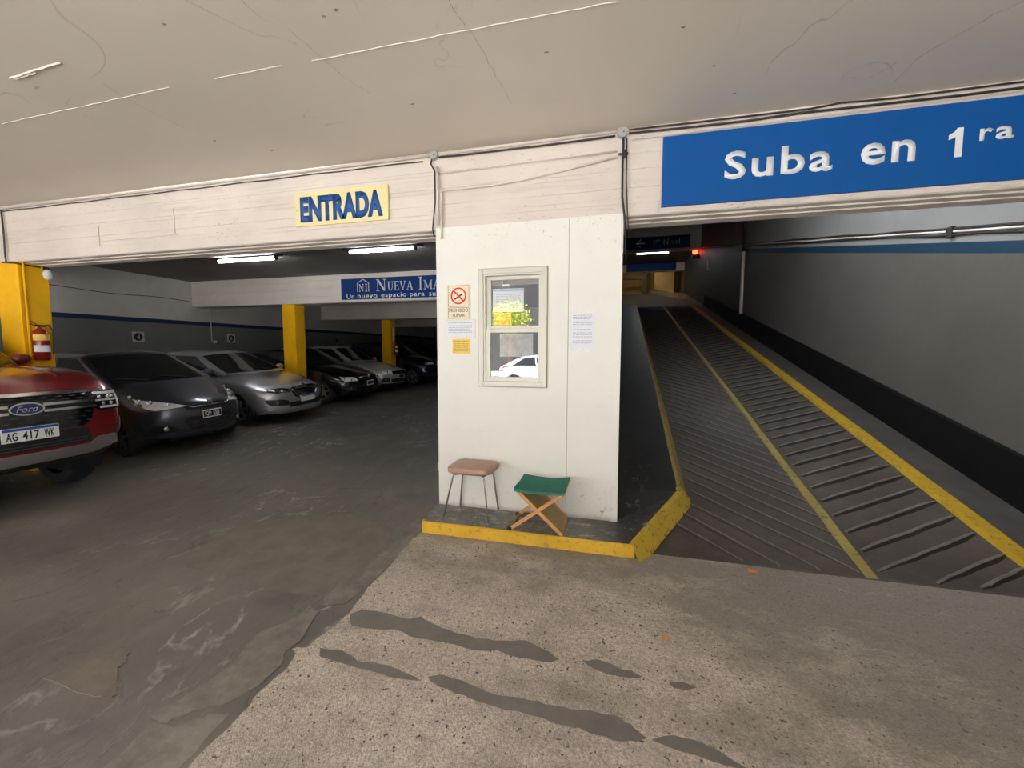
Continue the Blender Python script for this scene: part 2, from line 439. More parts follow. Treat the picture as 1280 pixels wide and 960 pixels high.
def lathe(bm, prof, n=24, axis='z', c=(0, 0, 0), cap=True):
    """prof: list of (r, h)"""
    rings = []
    for r, h in prof:
        ring = []
        for k in range(n):
            a = 2 * math.pi * k / n; p = (r * math.cos(a), r * math.sin(a), h)
            if axis == 'y': p = (p[0], p[2], p[1])
            elif axis == 'x': p = (p[2], p[0], p[1])
            ring.append(bm.verts.new((p[0] + c[0], p[1] + c[1], p[2] + c[2])))
        rings.append(ring)
    for a, b in zip(rings, rings[1:]):
        for k in range(n): bm.faces.new((a[k], a[(k + 1) % n], b[(k + 1) % n], b[k]))
    if cap: bm.faces.new(rings[0][::-1]); bm.faces.new(rings[-1])
    bmesh.ops.recalc_face_normals(bm, faces=bm.faces[:])
def prism(pts, z0, z1, bev=0):
    """plan polygon extruded from z0 to z1"""
    bm = bmesh.new()
    a = [bm.verts.new((x, y, z0)) for x, y in pts]; b = [bm.verts.new((x, y, z1)) for x, y in pts]
    n = len(pts)
    for i in range(n): bm.faces.new((a[i], a[(i + 1) % n], b[(i + 1) % n], b[i]))
    top = bm.faces.new(b); bot = bm.faces.new(a[::-1])
    bmesh.ops.recalc_face_normals(bm, faces=bm.faces[:])
    if bev: bmesh.ops.bevel(bm, geom=list(top.edges), offset=bev, segments=2, affect='EDGES')
    bmesh.ops.triangulate(bm, faces=[f for f in bm.faces if len(f.verts) > 4])
    return bm
def extrude_x(prof, x0, x1):
    """prof: closed (y, z) outline swept along x"""
    bm = bmesh.new()
    a = [bm.verts.new((x0, y, z)) for y, z in prof]; b = [bm.verts.new((x1, y, z)) for y, z in prof]
    n = len(prof)
    for i in range(n): bm.faces.new((a[i], a[(i + 1) % n], b[(i + 1) % n], b[i]))
    bm.faces.new(a[::-1]); bm.faces.new(b)
    bmesh.ops.recalc_face_normals(bm, faces=bm.faces[:])
    return bm
def hexa(bm, lo, hi):
    """lo, hi: four points each (same order)"""
    a = [bm.verts.new(p) for p in lo]; b = [bm.verts.new(p) for p in hi]
    for i in range(4): bm.faces.new((a[i], a[(i + 1) % 4], b[(i + 1) % 4], b[i]))
    bm.faces.new(a[::-1]); bm.faces.new(b)
    bmesh.ops.recalc_face_normals(bm, faces=bm.faces[:])
def text_bm(s, x0, x1, z0, z1, depth=.004, bold=0.0, facing='-y', y=0.0, spacing=1.0, shear=0.0):
    """lettering fitted in a rectangle; facing -y: (x, z) as given; facing +x: x0..x1 are y values"""
    cu = bpy.data.curves.new('t', 'FONT'); cu.body = s; cu.extrude = 0; cu.offset = bold; cu.space_character = spacing; cu.shear = shear
    cu.resolution_u = 3; cu.fill_mode = 'FRONT'
    o = bpy.data.objects.new('t', cu); COL.objects.link(o)
    dg = bpy.context.evaluated_depsgraph_get()
    me = bpy.data.meshes.new_from_object(o.evaluated_get(dg))
    COL.objects.unlink(o); bpy.data.objects.remove(o); bpy.data.curves.remove(cu)
    bm = bmesh.new(); bm.from_mesh(me); bpy.data.meshes.remove(me)
    xs = [v.co.x for v in bm.verts]; ys = [v.co.y for v in bm.verts]
    ax, bx_, ay, by = min(xs), max(xs), min(ys), max(ys)
    r = bmesh.ops.extrude_face_region(bm, geom=bm.faces[:])
    for v in [g for g in r['geom'] if isinstance(g, bmesh.types.BMVert)]: v.co.z = 1
    for v in bm.verts:
        a = x0 + (v.co.x - ax) / (bx_ - ax) * (x1 - x0); c = z0 + (v.co.y - ay) / (by - ay) * (z1 - z0); d = v.co.z * depth
        v.co = (a, y - d, c) if facing == '-y' else (y + d, a, c)
    bmesh.ops.recalc_face_normals(bm, faces=bm.faces[:])
    return bm
def one_bm(x0, x1, z0, z1, y, d=.004):
    """figure 1 with its flag, facing -y"""
    w, h = (x1 - x0), (z1 - z0); bm = bmesh.new()
    P = [(x0 + a * w, z0 + b * h) for a, b in ((.49, 0), (1, 0), (1, 1), (.58, 1), (.38, .87), (0, .78), (0, .61), (.49, .69))]
    a_ = [bm.verts.new((x, y, z)) for x, z in P]; b_ = [bm.verts.new((x, y - d, z)) for x, z in P]
    for i in range(8): bm.faces.new((a_[i], a_[(i + 1) % 8], b_[(i + 1) % 8], b_[i]))
    bm.faces.new(b_); bmesh.ops.triangulate(bm, faces=[f for f in bm.faces if len(f.verts) > 4]); bmesh.ops.recalc_face_normals(bm, faces=bm.faces[:])
    return bm
def ring_bm(cx, cz, ro, ri, y, depth, n=28):
    bm = bmesh.new(); v = []
    for k in range(n):
        a = 2 * math.pi * k / n
        v.append([bm.verts.new((cx + r * math.cos(a), yy, cz + r * math.sin(a))) for r, yy in ((ro, y), (ro, y - depth), (ri, y - depth), (ri, y))])
    for k in range(n):
        a, b = v[k], v[(k + 1) % n]
        for i in range(4): bm.faces.new((a[i], a[(i + 1) % 4], b[(i + 1) % 4], b[i]))
    bmesh.ops.recalc_face_normals(bm, faces=bm.faces[:]); return bm
def merge(*bms):
    out = bmesh.new()
    for b in bms:
        me = bpy.data.meshes.new('x'); b.to_mesh(me); b.free(); out.from_mesh(me); bpy.data.meshes.remove(me)
    return out
def slab(pts3, thick):
    """quad given by four 3d points, extruded down by thick"""
    bm = bmesh.new(); hexa(bm, [(x, y, z - thick) for x, y, z in pts3], pts3); return bm

S = .2187; YR = 3.5                       # ramp slope and foot
def zr(y): return S * (y - YR)
YB = 3.83                                 # face of the entrance beam
FS = .037                                 # slope of the parking floor
def zf(y): return 0 if y < 3.6 else FS * (min(y, 11.5) - 3.6)
# ================================================================ SETTING
XL, XR = -11.2, 3.45
YFR = -4.2                                # street edge of the covered forecourt
# floor: flat forecourt, garage floor rising gently inwards
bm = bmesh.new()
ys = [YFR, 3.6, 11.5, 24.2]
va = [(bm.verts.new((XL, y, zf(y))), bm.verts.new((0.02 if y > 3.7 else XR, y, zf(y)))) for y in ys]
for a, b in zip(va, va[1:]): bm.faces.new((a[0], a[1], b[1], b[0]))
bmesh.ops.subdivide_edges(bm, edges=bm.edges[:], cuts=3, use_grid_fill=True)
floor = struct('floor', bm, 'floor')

def rag(pts, amt, sub=3):
    """roughen a plan polygon"""
    out = []
    n = len(pts)
    for i in range(n):
        (x0, y0), (x1, y1) = pts[i], pts[(i + 1) % n]
        for k in range(sub):
            t = k / sub; j = amt if k else 0
            out.append((x0 + (x1 - x0) * t + random.uniform(-j, j), y0 + (y1 - y0) * t + random.uniform(-j, j)))
    return out
def patch(name, pts, z0, z1, m, label=None, amt=.008, bev=.003):
    o = obj(name, prism(rag(pts, amt), z0, z1, 0), m, floor)
    if label: o['label'] = label
    return o
apron = [(-1.72, 3.36), (-1.719, 3.224), (-1.675, 2.799), (-1.664, 2.455), (-1.612, 2.187), (-1.628, 1.979), (-1.644, 1.856), (-1.718, 1.823), (-1.659, 1.77), (-1.638, 1.674), (-1.65, 1.534), (-1.629, 1.418), (-1.625, 1.295), (-1.616, 1.167), (-1.6, .6), (-1.58, -.6), (-1.6, YFR), (XR, YFR), (XR, 3.46), (2.6, 3.45), (1.8, 3.45), (.28, 3.46), (.1, 3.4)]
patch('aggregate_slab', rag(apron, .0, 1), -.02, .004, 'apron', 'speckled worn aggregate slab in the foreground', .010)
patch('mortar_patch', [(-2.087, 3.80), (-1.885, 3.612), (-1.897, 3.362), (-1.849, 3.155), (-1.841, 2.87), (-1.828, 2.705), (-1.791, 2.561), (-1.894, 2.463), (-1.873, 2.273), (-1.80, 2.2), (-1.70, 2.25), (-1.67, 2.455), (-1.68, 2.80), (-1.72, 3.2), (-1.73, 3.40), (-1.80, 3.6)], -.01, .003, 'patch_mid', 'grey mortar seam along the aggregate slab')
patch('mortar_patch', [(-1.89, 2.163), (-1.893, 2.06), (-1.953, 1.959), (-2.003, 1.882), (-1.97, 1.757), (-1.93, 1.635), (-1.949, 1.534), (-1.963, 1.474), (-1.967, 1.41), (-2.013, 1.319), (-1.999, 1.294), (-1.905, 1.3), (-1.866, 1.348), (-1.803, 1.412), (-1.75, 1.45), (-1.69, 1.55), (-1.68, 1.70), (-1.74, 1.80), (-1.72, 1.88), (-1.76, 2.0), (-1.80, 2.14)], -.01, .006, 'patch_mid', 'long ragged mortar patch')
patch('mortar_patch', [(-1.99, 1.288), (-1.86, 1.29), (-1.768, 1.382), (-1.68, 1.40), (-1.651, 1.224), (-1.64, 1.10), (-1.66, .9), (-1.95, .85), (-1.943, 1.148)], -.01, .002, 'patch_mid')
patch('mortar_patch', [(-2.774, 1.332), (-2.752, 1.361), (-2.708, 1.421), (-2.693, 1.502), (-2.698, 1.568), (-2.636, 1.604), (-2.552, 1.579), (-2.496, 1.521), (-2.489, 1.478), (-2.309, 1.363), (-2.291, 1.33), (-2.386, 1.318), (-2.556, 1.321)], -.01, .005, 'patch_brown', 'triangular brownish patch')
patch('mortar_patch', [(-3.165, 2.356), (-3.344, 2.538), (-3.373, 2.793), (-3.424, 3.124), (-3.003, 3.32), (-2.591, 3.563), (-1.99, 3.38), (-1.88, 2.989), (-1.87, 2.698), (-1.85, 2.522), (-1.93, 2.457), (-1.91, 2.29), (-2.018, 2.298), (-2.165, 2.272), (-2.304, 2.267), (-2.44, 2.298), (-2.601, 2.351), (-2.783, 2.343), (-2.979, 2.342)], -.01, .0022, 'patch_brown', 'large smooth brown-grey patch', .012)
dk = 'dark smooth cement fill across the aggregate slab'
patch('trench_fill', [(-1.596, 2.164), (-1.557, 2.225), (-1.375, 2.232), (-1.211, 2.215), (-1.157, 2.258), (-1.059, 2.21), (-.952, 2.186), (-.754, 2.154), (-.605, 2.176), (-.481, 2.209), (-.365, 2.162), (-.275, 2.112), (-.311, 2.081), (-.43, 2.072), (-.512, 2.071), (-.625, 2.094), (-.722, 2.063), (-.928, 2.077), (-1.086, 2.068), (-1.251, 2.108), (-1.429, 2.072), (-1.518, 2.073)], -.01, .0055, 'patch_dark', dk, .007)
patch('trench_fill', [(-.158, 2.134), (-.081, 2.163), (-.023, 2.15), (.035, 2.125), (.091, 2.126), (.149, 2.095), (.108, 2.077), (.035, 2.068), (-.039, 2.074), (-.127, 2.104)], -.01, .0055, 'patch_dark', dk, .005)
patch('trench_fill', [(-1.572, 1.864), (-1.439, 1.877), (-1.312, 1.83), (-1.209, 1.843), (-1.119, 1.839), (-.975, 1.811), (-.925, 1.794), (-1.061, 1.777), (-1.173, 1.786), (-1.331, 1.792), (-1.527, 1.808)], -.01, .0055, 'patch_dark', dk, .005)
patch('trench_fill', [(-.902, 1.823), (-.832, 1.856), (-.682, 1.833), (-.539, 1.805), (-.376, 1.814), (-.269, 1.814), (-.148, 1.82), (.019, 1.832), (.083, 1.8), (.146, 1.75), (.096, 1.723), (.035, 1.705), (-.058, 1.711), (-.139, 1.727), (-.188, 1.726), (-.272, 1.727), (-.359, 1.734), (-.537, 1.74), (-.695, 1.765), (-.818, 1.779)], -.01, .0055, 'patch_dark', dk, .007)
patch('trench_fill', [(.166, 1.748), (.253, 1.792), (.342, 1.79), (.412, 1.773), (.474, 1.735), (.55, 1.70), (.387, 1.712), (.303, 1.723), (.232, 1.73)], -.01, .0055, 'patch_dark', dk, .004)
patch('trench_fill', [(.269, 2.089), (.333, 2.111), (.4, 2.094), (.343, 2.061), (.292, 2.062)], -.01, .0055, 'patch_dark', dk, .003)

# street outside (behind the camera; seen mirrored in the booth window)
struct('floor_street', bx(-30, 25, -30, YFR, -.12, -.01), 'street')
# forecourt ceiling and its cement seam lines
ceil = struct('ceiling', bx(XL, XR, YFR, YB + .02, 3.51, 3.8), 'ceiling')
def seam(p, q, w=.006, d=.006, z=3.51):
    p, q = Vector((*p, z)), Vector((*q, z)); n = 14; bm = bmesh.new()
    t = (q - p).normalized(); s_ = Vector((-t.y, t.x, 0))
    prev = None
    for i in range(n + 1):
        c = p.lerp(q, i / n) + s_ * random.uniform(-.004, .004); ww = w * random.uniform(.5, 1.3)
        r = [bm.verts.new(c + s_ * ww + Vector((0, 0, .002))), bm.verts.new(c - Vector((0, 0, d))), bm.verts.new(c - s_ * ww + Vector((0, 0, .002)))]
        if prev:
            for k in range(2): bm.faces.new((prev[k], prev[k + 1], r[k + 1], r[k]))
        prev = r
    o = obj('formwork_seam', bm, 'conduit', ceil)
for a, b in (((-5.0, 2.475), (-4.1, 2.46)), ((-4.05, 2.46), (-3.15, 2.443)), ((-2.75, 2.45), (-2.2, 2.45)), ((-1.97, 2.462), (-.93, 2.461)), ((-.93, 2.461), (-.06, 2.47))): seam(a, b, .004, .004)
for a, b in (((-4.108, 2.093), (-3.574, 2.071)), ((-4.09, 2.11), (-3.85, 2.10))): seam(a, b, .009, .008)
def crack(pts):
    bm = bmesh.new(); prev = None
    P = []
    for (x0, y0), (x1, y1) in zip(pts, pts[1:]):
        for k in range(6): P.append((x0 + (x1 - x0) * k / 6 + random.uniform(-.008, .008), y0 + (y1 - y0) * k / 6 + random.uniform(-.008, .008)))
    for x, y in P:
        w = random.uniform(.0008, .0028); r = [bm.verts.new((x - w, y - w, 3.509)), bm.verts.new((x + w, y + w, 3.509))]
        if prev: bm.faces.new((prev[0], prev[1], r[1], r[0]))
        prev = r
    obj('crack', bm, 'crack', ceil)
crack([(-2.0, 1.8), (-2.0, 2.1), (-1.91, 2.19), (-1.89, 2.437), (-1.866, 2.645), (-1.8, 2.9)]); crack([(-.93, 2.1), (-.926, 2.34), (-.884, 2.484), (-.86, 2.9), (-.83, 3.3)])
crack([(-3.56, 2.3), (-3.61, 2.54), (-3.6, 2.9), (-3.45, 3.2)]); crack([(2.04, 2.995), (1.928, 3.137), (1.80, 3.374), (1.80, 3.71)]); crack([(1.42, 3.505), (1.62, 3.54), (1.67, 3.46), (1.7, 3.39)])
for x, y in ((-3.559, 3.136), (-3.204, 3.413), (-2.576, 1.991), (.312, 2.75), (.552, 3.151), (-.484, 2.757), (.758, 3.514), (-1.573, 3.057), (-1.646, 2.168), (-1.552, 2.146)):
    n_ = 8; a0 = random.uniform(0, 6)
    pts = [(x + random.uniform(.006, .020) * math.cos(a0 + k * .785), y + random.uniform(.004, .011) * math.sin(a0 + k * .785)) for k in range(n_)]
    obj('chip', prism(pts, 3.5085, 3.512), 'chip', ceil)

# garage ceiling, walls
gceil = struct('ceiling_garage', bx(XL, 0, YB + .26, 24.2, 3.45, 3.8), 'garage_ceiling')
struct('wall_left', bx(XL - .25, XL, YFR, 24.2, -.1, 3.8), 'wall_left')
struct('wall_back', bx(XL, 0, 24.2, 24.45, 0, 3.8), 'dark_wall')
struct('wall_right', bx(XR, XR + .25, YFR, 31, -.2, 8.2), 'wall_right')
struct('wall_ramp_left', bx(-.16, 0.0, 6.9, 31, -.1, 8.2), 'dark_wall')
struct('wall_over_entrance', bx(-.16, XR, YB + .05, YB + .26, 3.5, 8.2), 'dark_wall')
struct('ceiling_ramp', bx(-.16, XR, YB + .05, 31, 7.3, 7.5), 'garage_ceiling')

# entrance beam: board-marked concrete, stepped lower edge
y0 = YB
prof = [(y0, 3.52), (y0, 3.45), (y0 + .003, 3.445), (y0 + .001, 3.31), (y0 + .006, 3.305), (y0 + .003, 3.18), (y0 + .009, 3.175), (y0 + .004, 3.03), (y0 + .010, 3.025), (y0 + .006, 2.90), (y0 + .002, 2.895), (y0, 2.80), (y0 + .012, 2.79), (y0 + .07, 2.786), (y0 + .075, 2.775), (y0 + .15, 2.772), (y0 + .155, 2.762), (y0 + .27, 2.76), (y0 + .27, 3.52)]
beam1 = struct('trim_1', extrude_x(prof, XL, XR), 'beam', label='board-marked concrete entrance beam')
pb = [(-.0, 3.46), (0, 3.30), (.006, 3.295), (.003, 3.12), (.01, 3.115), (.005, 2.95), (.0, 2.945), (0, 2.79), (.02, 2.78), (.35, 2.775), (.35, 3.46)]
beam2 = struct('trim_2', extrude_x([(8.95 + y, z) for y, z in pb], XL, 0), 'inner_beam', label='second concrete beam carrying the blue company sign')
beam3 = struct('trim_3', extrude_x([(14.0 + y, z) for y, z in pb], XL, 0), 'inner_beam', label='third concrete beam deeper in the garage')
beam4 = struct('trim_4', extrude_x([(19.1 + y, z) for y, z in pb], XL, 0), 'inner_beam', label='rearmost visible garage beam')
# small upstand line under beam 1 at the crack right of the booth
obj('crack', bx(.288, .292, YB - .001, YB + .004, 2.80, 2.90), 'dark_line', beam1)
# white drips of the removed sign
for x0_, x1_, z0_, z1_ in ((-6.15, -4.95, 2.96, 2.972), (-5.0, -4.985, 2.96, 3.25), (-6.2, -6.185, 2.9, 3.15)):
    obj('old_sign_edge', bx(x0_, x1_, YB - .004, YB + .01, z0_, z1_), 'beam', beam1)

# pillars
def pillar(x0, x1, ya, yb, top=2.79, label='', pipe=False):
    t = thing('pillar', label, 'pillar', ((x0 + x1) / 2, (ya + yb) / 2, 0), group='yellow concrete pillars')
    cx, cy = (x0 + x1) / 2, (ya + yb) / 2
    bm = bx(x0 - cx, x1 - cx, ya - cy, yb - cy, zf(ya) - .03, top, bev=.018)
    obj('shaft', bm, 'pillar', t); return t, cx, cy
P1, cx, cy = pillar(-8.02, -7.6, 3.775, 4.09, 2.785, 'yellow pillar at the left edge carrying the fire extinguisher')
bm = bmesh.new(); tube(bm, [(-7.585 - cx, 3.83 - cy, .9), (-7.585 - cx, 3.83 - cy, 2.77)], .014, 8)
obj('conduit', bm, 'pillar', P1)
bm = bmesh.new(); box(bm, -7.602 - cx, -7.59 - cx, 3.778 - cy, 3.806 - cy, .2, 2.77, .003); obj('corner_strip', bm, 'pillar', P1)
pillar(-8.31, -7.93, 8.955, 9.30, 2.785, 'yellow pillar behind the silver-grey hatchback, under the blue sign beam')
P3, cx3, cy3 = pillar(-8.78, -8.40, 14.3, 14.65, 2.785, 'yellow pillar deeper in the garage behind the pale silver car')

# ---------------------------------------------------------------- ramp
YT = 19.6
bm = bmesh.new()
prof_r = [(3.42, -.004), (3.50, .012), (3.7, zr(3.7) + .004)] + [(y, zr(y)) for y in (4.5, 6, 8, 11, 15, YT)]
xs_r = [.02, .72, 1.8, 2.95, XR]
g = [[bm.verts.new((x, y, z)) for x in xs_r] for y, z in prof_r]
for a, b in zip(g, g[1:]):
    for i in range(len(xs_r) - 1): bm.faces.new((a[i], a[i + 1], b[i + 1], b[i]))
ramp = struct('floor_ramp', bm, 'ramp', label='ribbed concrete ramp going up to the first level')
# anti-slip ribs, herringbone
def rib_mesh(dx, dy, r=.011):
    """rounded bar of mortar; its downhill flank is coloured dark for shadow and grime"""
    n = 6; bm = bmesh.new(); prev = None
    L_ = math.hypot(dx, dy); sx, sy = -dy / L_, dx / L_
    if sy > 0: sx, sy = -sx, -sy            # side vector points downhill
    for i in range(n + 1):
        t = i / n; w = r * random.uniform(.88, 1.12); hh = w * .95; o_ = random.uniform(-.005, .005)
        if i in (0, n): w *= .7; hh *= .5
        c = Vector((dx * t + sx * o_, dy * t + sy * o_, (dy * t + sy * o_) * S))
        def q_(k, h): return c + Vector((sx * w * k, sy * w * k, h + sy * w * k * S))
        vs = [bm.verts.new(p) for p in (q_(1.75, -.004), q_(.7, hh * .85), q_(.1, hh), q_(-.6, hh * .75), q_(-1.1, -.004))]
        if prev:
            for k in range(4):
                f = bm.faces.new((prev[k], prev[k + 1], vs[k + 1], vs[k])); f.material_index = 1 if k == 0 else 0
        prev = vs
        if i in (0, n): bm.faces.new(vs if i == 0 else vs[::-1])
    me = bpy.data.meshes.new('rib'); bm.to_mesh(me); bm.free(); me.materials.append(M['rib']); me.materials.append(M['rib_shade_grime']); return me
ribL = [rib_mesh(-1.04, .98, .016) for _ in range(3)]
ribR = [rib_mesh(.97, .62, .020) for _ in range(3)]
def put_rib(me, x, y):
    o = bpy.data.objects.new('rib', me); COL.objects.link(o); o.parent = ramp; o.location = (x, y, zr(y) + .003)
k = 0
y = 3.52
while y < 18.4: put_rib(ribL[k % 3], 1.76, y); y += .235; k += 1
# short cut-off ribs at the foot, left half
for x_, dx_, dy_ in ((1.49, -.80, .75), (1.22, -.63, .58), (.96, -.46, .42)):
    o = bpy.data.objects.new('rib', rib_mesh(dx_, dy_, .016)); COL.objects.link(o); o.parent = ramp; o.location = (x_, 3.50, .008)
y = 3.56
while y < 18.8: put_rib(ribR[k % 3], 1.88, y); y += .235; k += 1
for x_, fr_ in ((2.20, .68), (2.45, .44)):
    o = bpy.data.objects.new('rib', rib_mesh(.97 * fr_, .62 * fr_, .019)); COL.objects.link(o); o.parent = ramp; o.location = (x_, 3.50, .008)
# lines
def strip(name, xa, xb, ya, yb, h, m, xc=None, parent=ramp, label=None):
    bm = bmesh.new(); prev = None; n = 30
    for i in range(n + 1):
        y = ya + (yb - ya) * (i / n) ** 1.5; j = random.uniform(-.006, .006); j2 = random.uniform(-.006, .006)
        r = [bm.verts.new((xa + j, y, zr(y) - .01)), bm.verts.new((xa + .012 + j, y, zr(y) + h)), bm.verts.new((xb - .012 + j2, y, zr(y) + h)), bm.verts.new((xb + j2, y, zr(y) - .01))]
        if prev:
            for k in range(3): bm.faces.new((prev[k], prev[k + 1], r[k + 1], r[k]))
        else: bm.faces.new(r[::-1])
        prev = r
    bmesh.ops.recalc_face_normals(bm, faces=bm.faces[:])
    for f in bm.faces:
        if f.normal.z < -.1: f.normal_flip()
    o = obj(name, bm, m, parent)
    if label: o['label'] = label
strip('yellow_line', 1.755, 1.845, 3.47, YT, .018, 'line_yellow', label='worn yellow centre line')
strip('yellow_line', 2.88, 3.02, 3.50, YT, .05, 'line_yellow2', label='raised yellow side line by the right wall')
bm = bmesh.new(); prev = None
for y in (3.45, 6, 10, 15, YT):
    r = [bm.verts.new((3.0, y, zr(y) + .03)), bm.verts.new((XR - .05, y, zr(y) + .04))]
    if prev: bm.faces.new((prev[0], prev[1], r[1], r[0]))
    prev = r
obj('gutter_slab', bm, 'gutter', ramp)['label'] = 'smooth grey strip beside the right wall'
# black band at foot of right wall, slightly battered
bm = bmesh.new()
n_ = 24; A_ = []
for i in range(n_ + 1):
    y = 3.2 + (YT - 3.2) * i / n_; zz = max(zr(y), 0)
    A_.append([bm.verts.new((XR - .07, y, zz - .02)), bm.verts.new((XR - .03, y, zz + .47 + random.uniform(-.006, .006))), bm.verts.new((XR + .02, y, zz + .50))])
for a, b in zip(A_, A_[1:]):
    for k in range(2): bm.faces.new((a[k], a[k + 1], b[k + 1], b[k]))
bm.faces.new(A_[0])
bmesh.ops.recalc_face_normals(bm, faces=bm.faces[:])
struct('baseboard_right', bm, 'black_paint', label='black painted band along the foot of the ramp wall')

# ---------------------------------------------------------------- kerb island around the booth
K = .10
def zk(y): return max(K, zr(y) + .10)
bm = bmesh.new()
top = [(-1.69, 3.375, K), (.135, 3.365, K), (.61, 4.28, zk(4.28)), (.63, 8, zk(8)), (.64, 13, zk(13)), (.64, YT, zk(YT)), (0.0, YT, zk(YT)), (0, 13, zk(13)), (0, 8, zk(8)), (0, 4.28, zk(4.28)), (0, 3.85, K), (-1.76, 3.85, K)]
def strip_faces(bm, lst):
    vs = [bm.verts.new(p) for p in lst]; return vs
t = strip_faces(bm, top)
bm.faces.new((t[0], t[1], t[10], t[11])); bm.faces.new((t[1], t[2], t[9], t[10])); bm.faces.new((t[2], t[3], t[8], t[9])); bm.faces.new((t[3], t[4], t[7], t[8])); bm.faces.new((t[4], t[5], t[6], t[7]))
bmesh.ops.triangulate(bm, faces=bm.faces[:])
for f in bm.faces: f.material_index = 0 if f.calc_center_median().y < 3.9 else 1
r_ = bmesh.ops.extrude_face_region(bm, geom=bm.faces[:])
for v in [g_ for g_ in r_['geom'] if isinstance(g_, bmesh.types.BMVert)]: v.co.z -= .25
bmesh.ops.recalc_face_normals(bm, faces=bm.faces[:])
island = struct('trim_island', bm, ['kerb_top', 'black_scuffed'], label='kerbed black island under and beside the white booth')
# yellow painted kerb stones: face + narrow top, following the outline
def kerb_run(pts, w_top, out, m, label, seglen=.35):
    """pts: (x,y,ztop,zbase) outer edge top line; painted cover of the edge"""
    bm = bmesh.new(); prev = None
    P = []
    for (a, b) in zip(pts, pts[1:]):
        a, b = Vector(a), Vector(b); n = max(1, int((b - a).length / seglen))
        for i in range(n): P.append(a.lerp(b, i / n))
    P.append(Vector(pts[-1]))
    for i, p in enumerate(P):
        q0, q1 = P[max(0, i - 1)], P[min(len(P) - 1, i + 1)]
        d = Vector((q1.x - q0.x, q1.y - q0.y, 0)).normalized(); nrm = Vector((d.y, -d.x, 0))   # outwards
        j = random.uniform(-.004, .004)
        ring = [(p.x - nrm.x * (w_top + j), p.y - nrm.y * (w_top + j), p.z + .003), (p.x + nrm.x * .0, p.y + nrm.y * .0, p.z + .004),
                (p.x + nrm.x * .014, p.y + nrm.y * .014, p.z - .010 + j), (p.x + nrm.x * out, p.y + nrm.y * out, p.w)]
        r = [bm.verts.new(c) for c in ring]
        if prev:
            for k in range(3): bm.faces.new((prev[k], r[k], r[k + 1], prev[k + 1]))
        prev = r
    bmesh.ops.recalc_face_normals(bm, faces=bm.faces[:])
    o = obj('yellow_kerb', bm, m, island, smooth=True, sharp=.6); o['label'] = label
def V4(x, y, zt, zb): return Vector((x, y, zt, zb))
kerb_run([V4(-1.71, 3.42, K, -.01), V4(-1.695, 3.375, K, -.01), V4(.12, 3.362, K, -.01), V4(.14, 3.372, K, -.01)], .014, .018, 'kerb_yellow', 'bright yellow kerb face in front of the booth', .12)
kerb_run([V4(.125, 3.362, K, -.01), V4(.14, 3.372, K, -.01), V4(.61, 4.28, zk(4.28), zr(4.28) - .01), V4(.612, 4.36, zk(4.36), zr(4.36) - .01)], .045, .095, 'kerb_yellow2', 'slanting yellow kerb at the foot of the ramp', .2)
kerb_run([V4(.61, 4.28, zk(4.28), zr(4.28) - .01), V4(.63, 8, zk(8), zr(8) - .01), V4(.64, 13, zk(13), zr(13) - .01), V4(.64, YT, zk(YT), zr(YT) - .01)], .035, .075, 'line_yellow', 'worn yellow kerb edge climbing beside the ramp', .4)

# ---------------------------------------------------------------- booth
BX0, BX1, BYF, BYB = -1.735, 0.0, 3.815, 6.9
bt = struct('wall_booth', merge(
    bx(BX0, -1.297, BYF, BYF + .10, K, 2.81), bx(-.653, -.462, BYF, BYF + .10, K, 2.81),
    bx(-1.297, -.653, BYF, BYF + .10, K, 1.31), bx(-1.297, -.653, BYF, BYF + .10, 2.395, 2.81),
    bx(BX0, -1.70, BYF + .10, BYB, K, 3.5), bx(-.035, BX1 - .001, BYF + .10, BYB, K, 3.5), bx(BX0, BX1 - .001, BYB - .05, BYB, K, 3.5)), 'booth', label='white-painted booth between garage entrance and ramp')
obj('panel', bx(-.456, BX1, BYF - .004, BYF + .10, K, 2.815, bev=.003), 'booth', bt)['label'] = 'narrow right front panel of the booth'
obj('panel_joint', bx(-.464, -.454, BYF + .004, BYF + .05, K, 2.8), 'dark_line', bt)
obj('corner_trim', merge(bx(-.016, .004, BYF - .010, BYF + .05, .42, 2.80, bev=.002), bx(-.05, .006, BYF - .014, BYF + .04, K, .42, bev=.004)), 'booth', bt)
obj('hinge', merge(bx(BX0 - .018, BX0, BYF + .01, BYF + .03, .44, .52, bev=.002)), 'box_grey', bt)
# interior
struct('wall_booth_inner', merge(bx(-1.69, -1.68, 3.95, 6.8, .12, 3.4), bx(-.06, -.05, 3.95, 6.8, .12, 3.4), bx(-1.7, -.05, 6.0, 6.02, .12, 3.4), bx(-1.7, -.05, 3.95, 6.8, 3.3, 3.32)), 'interior')

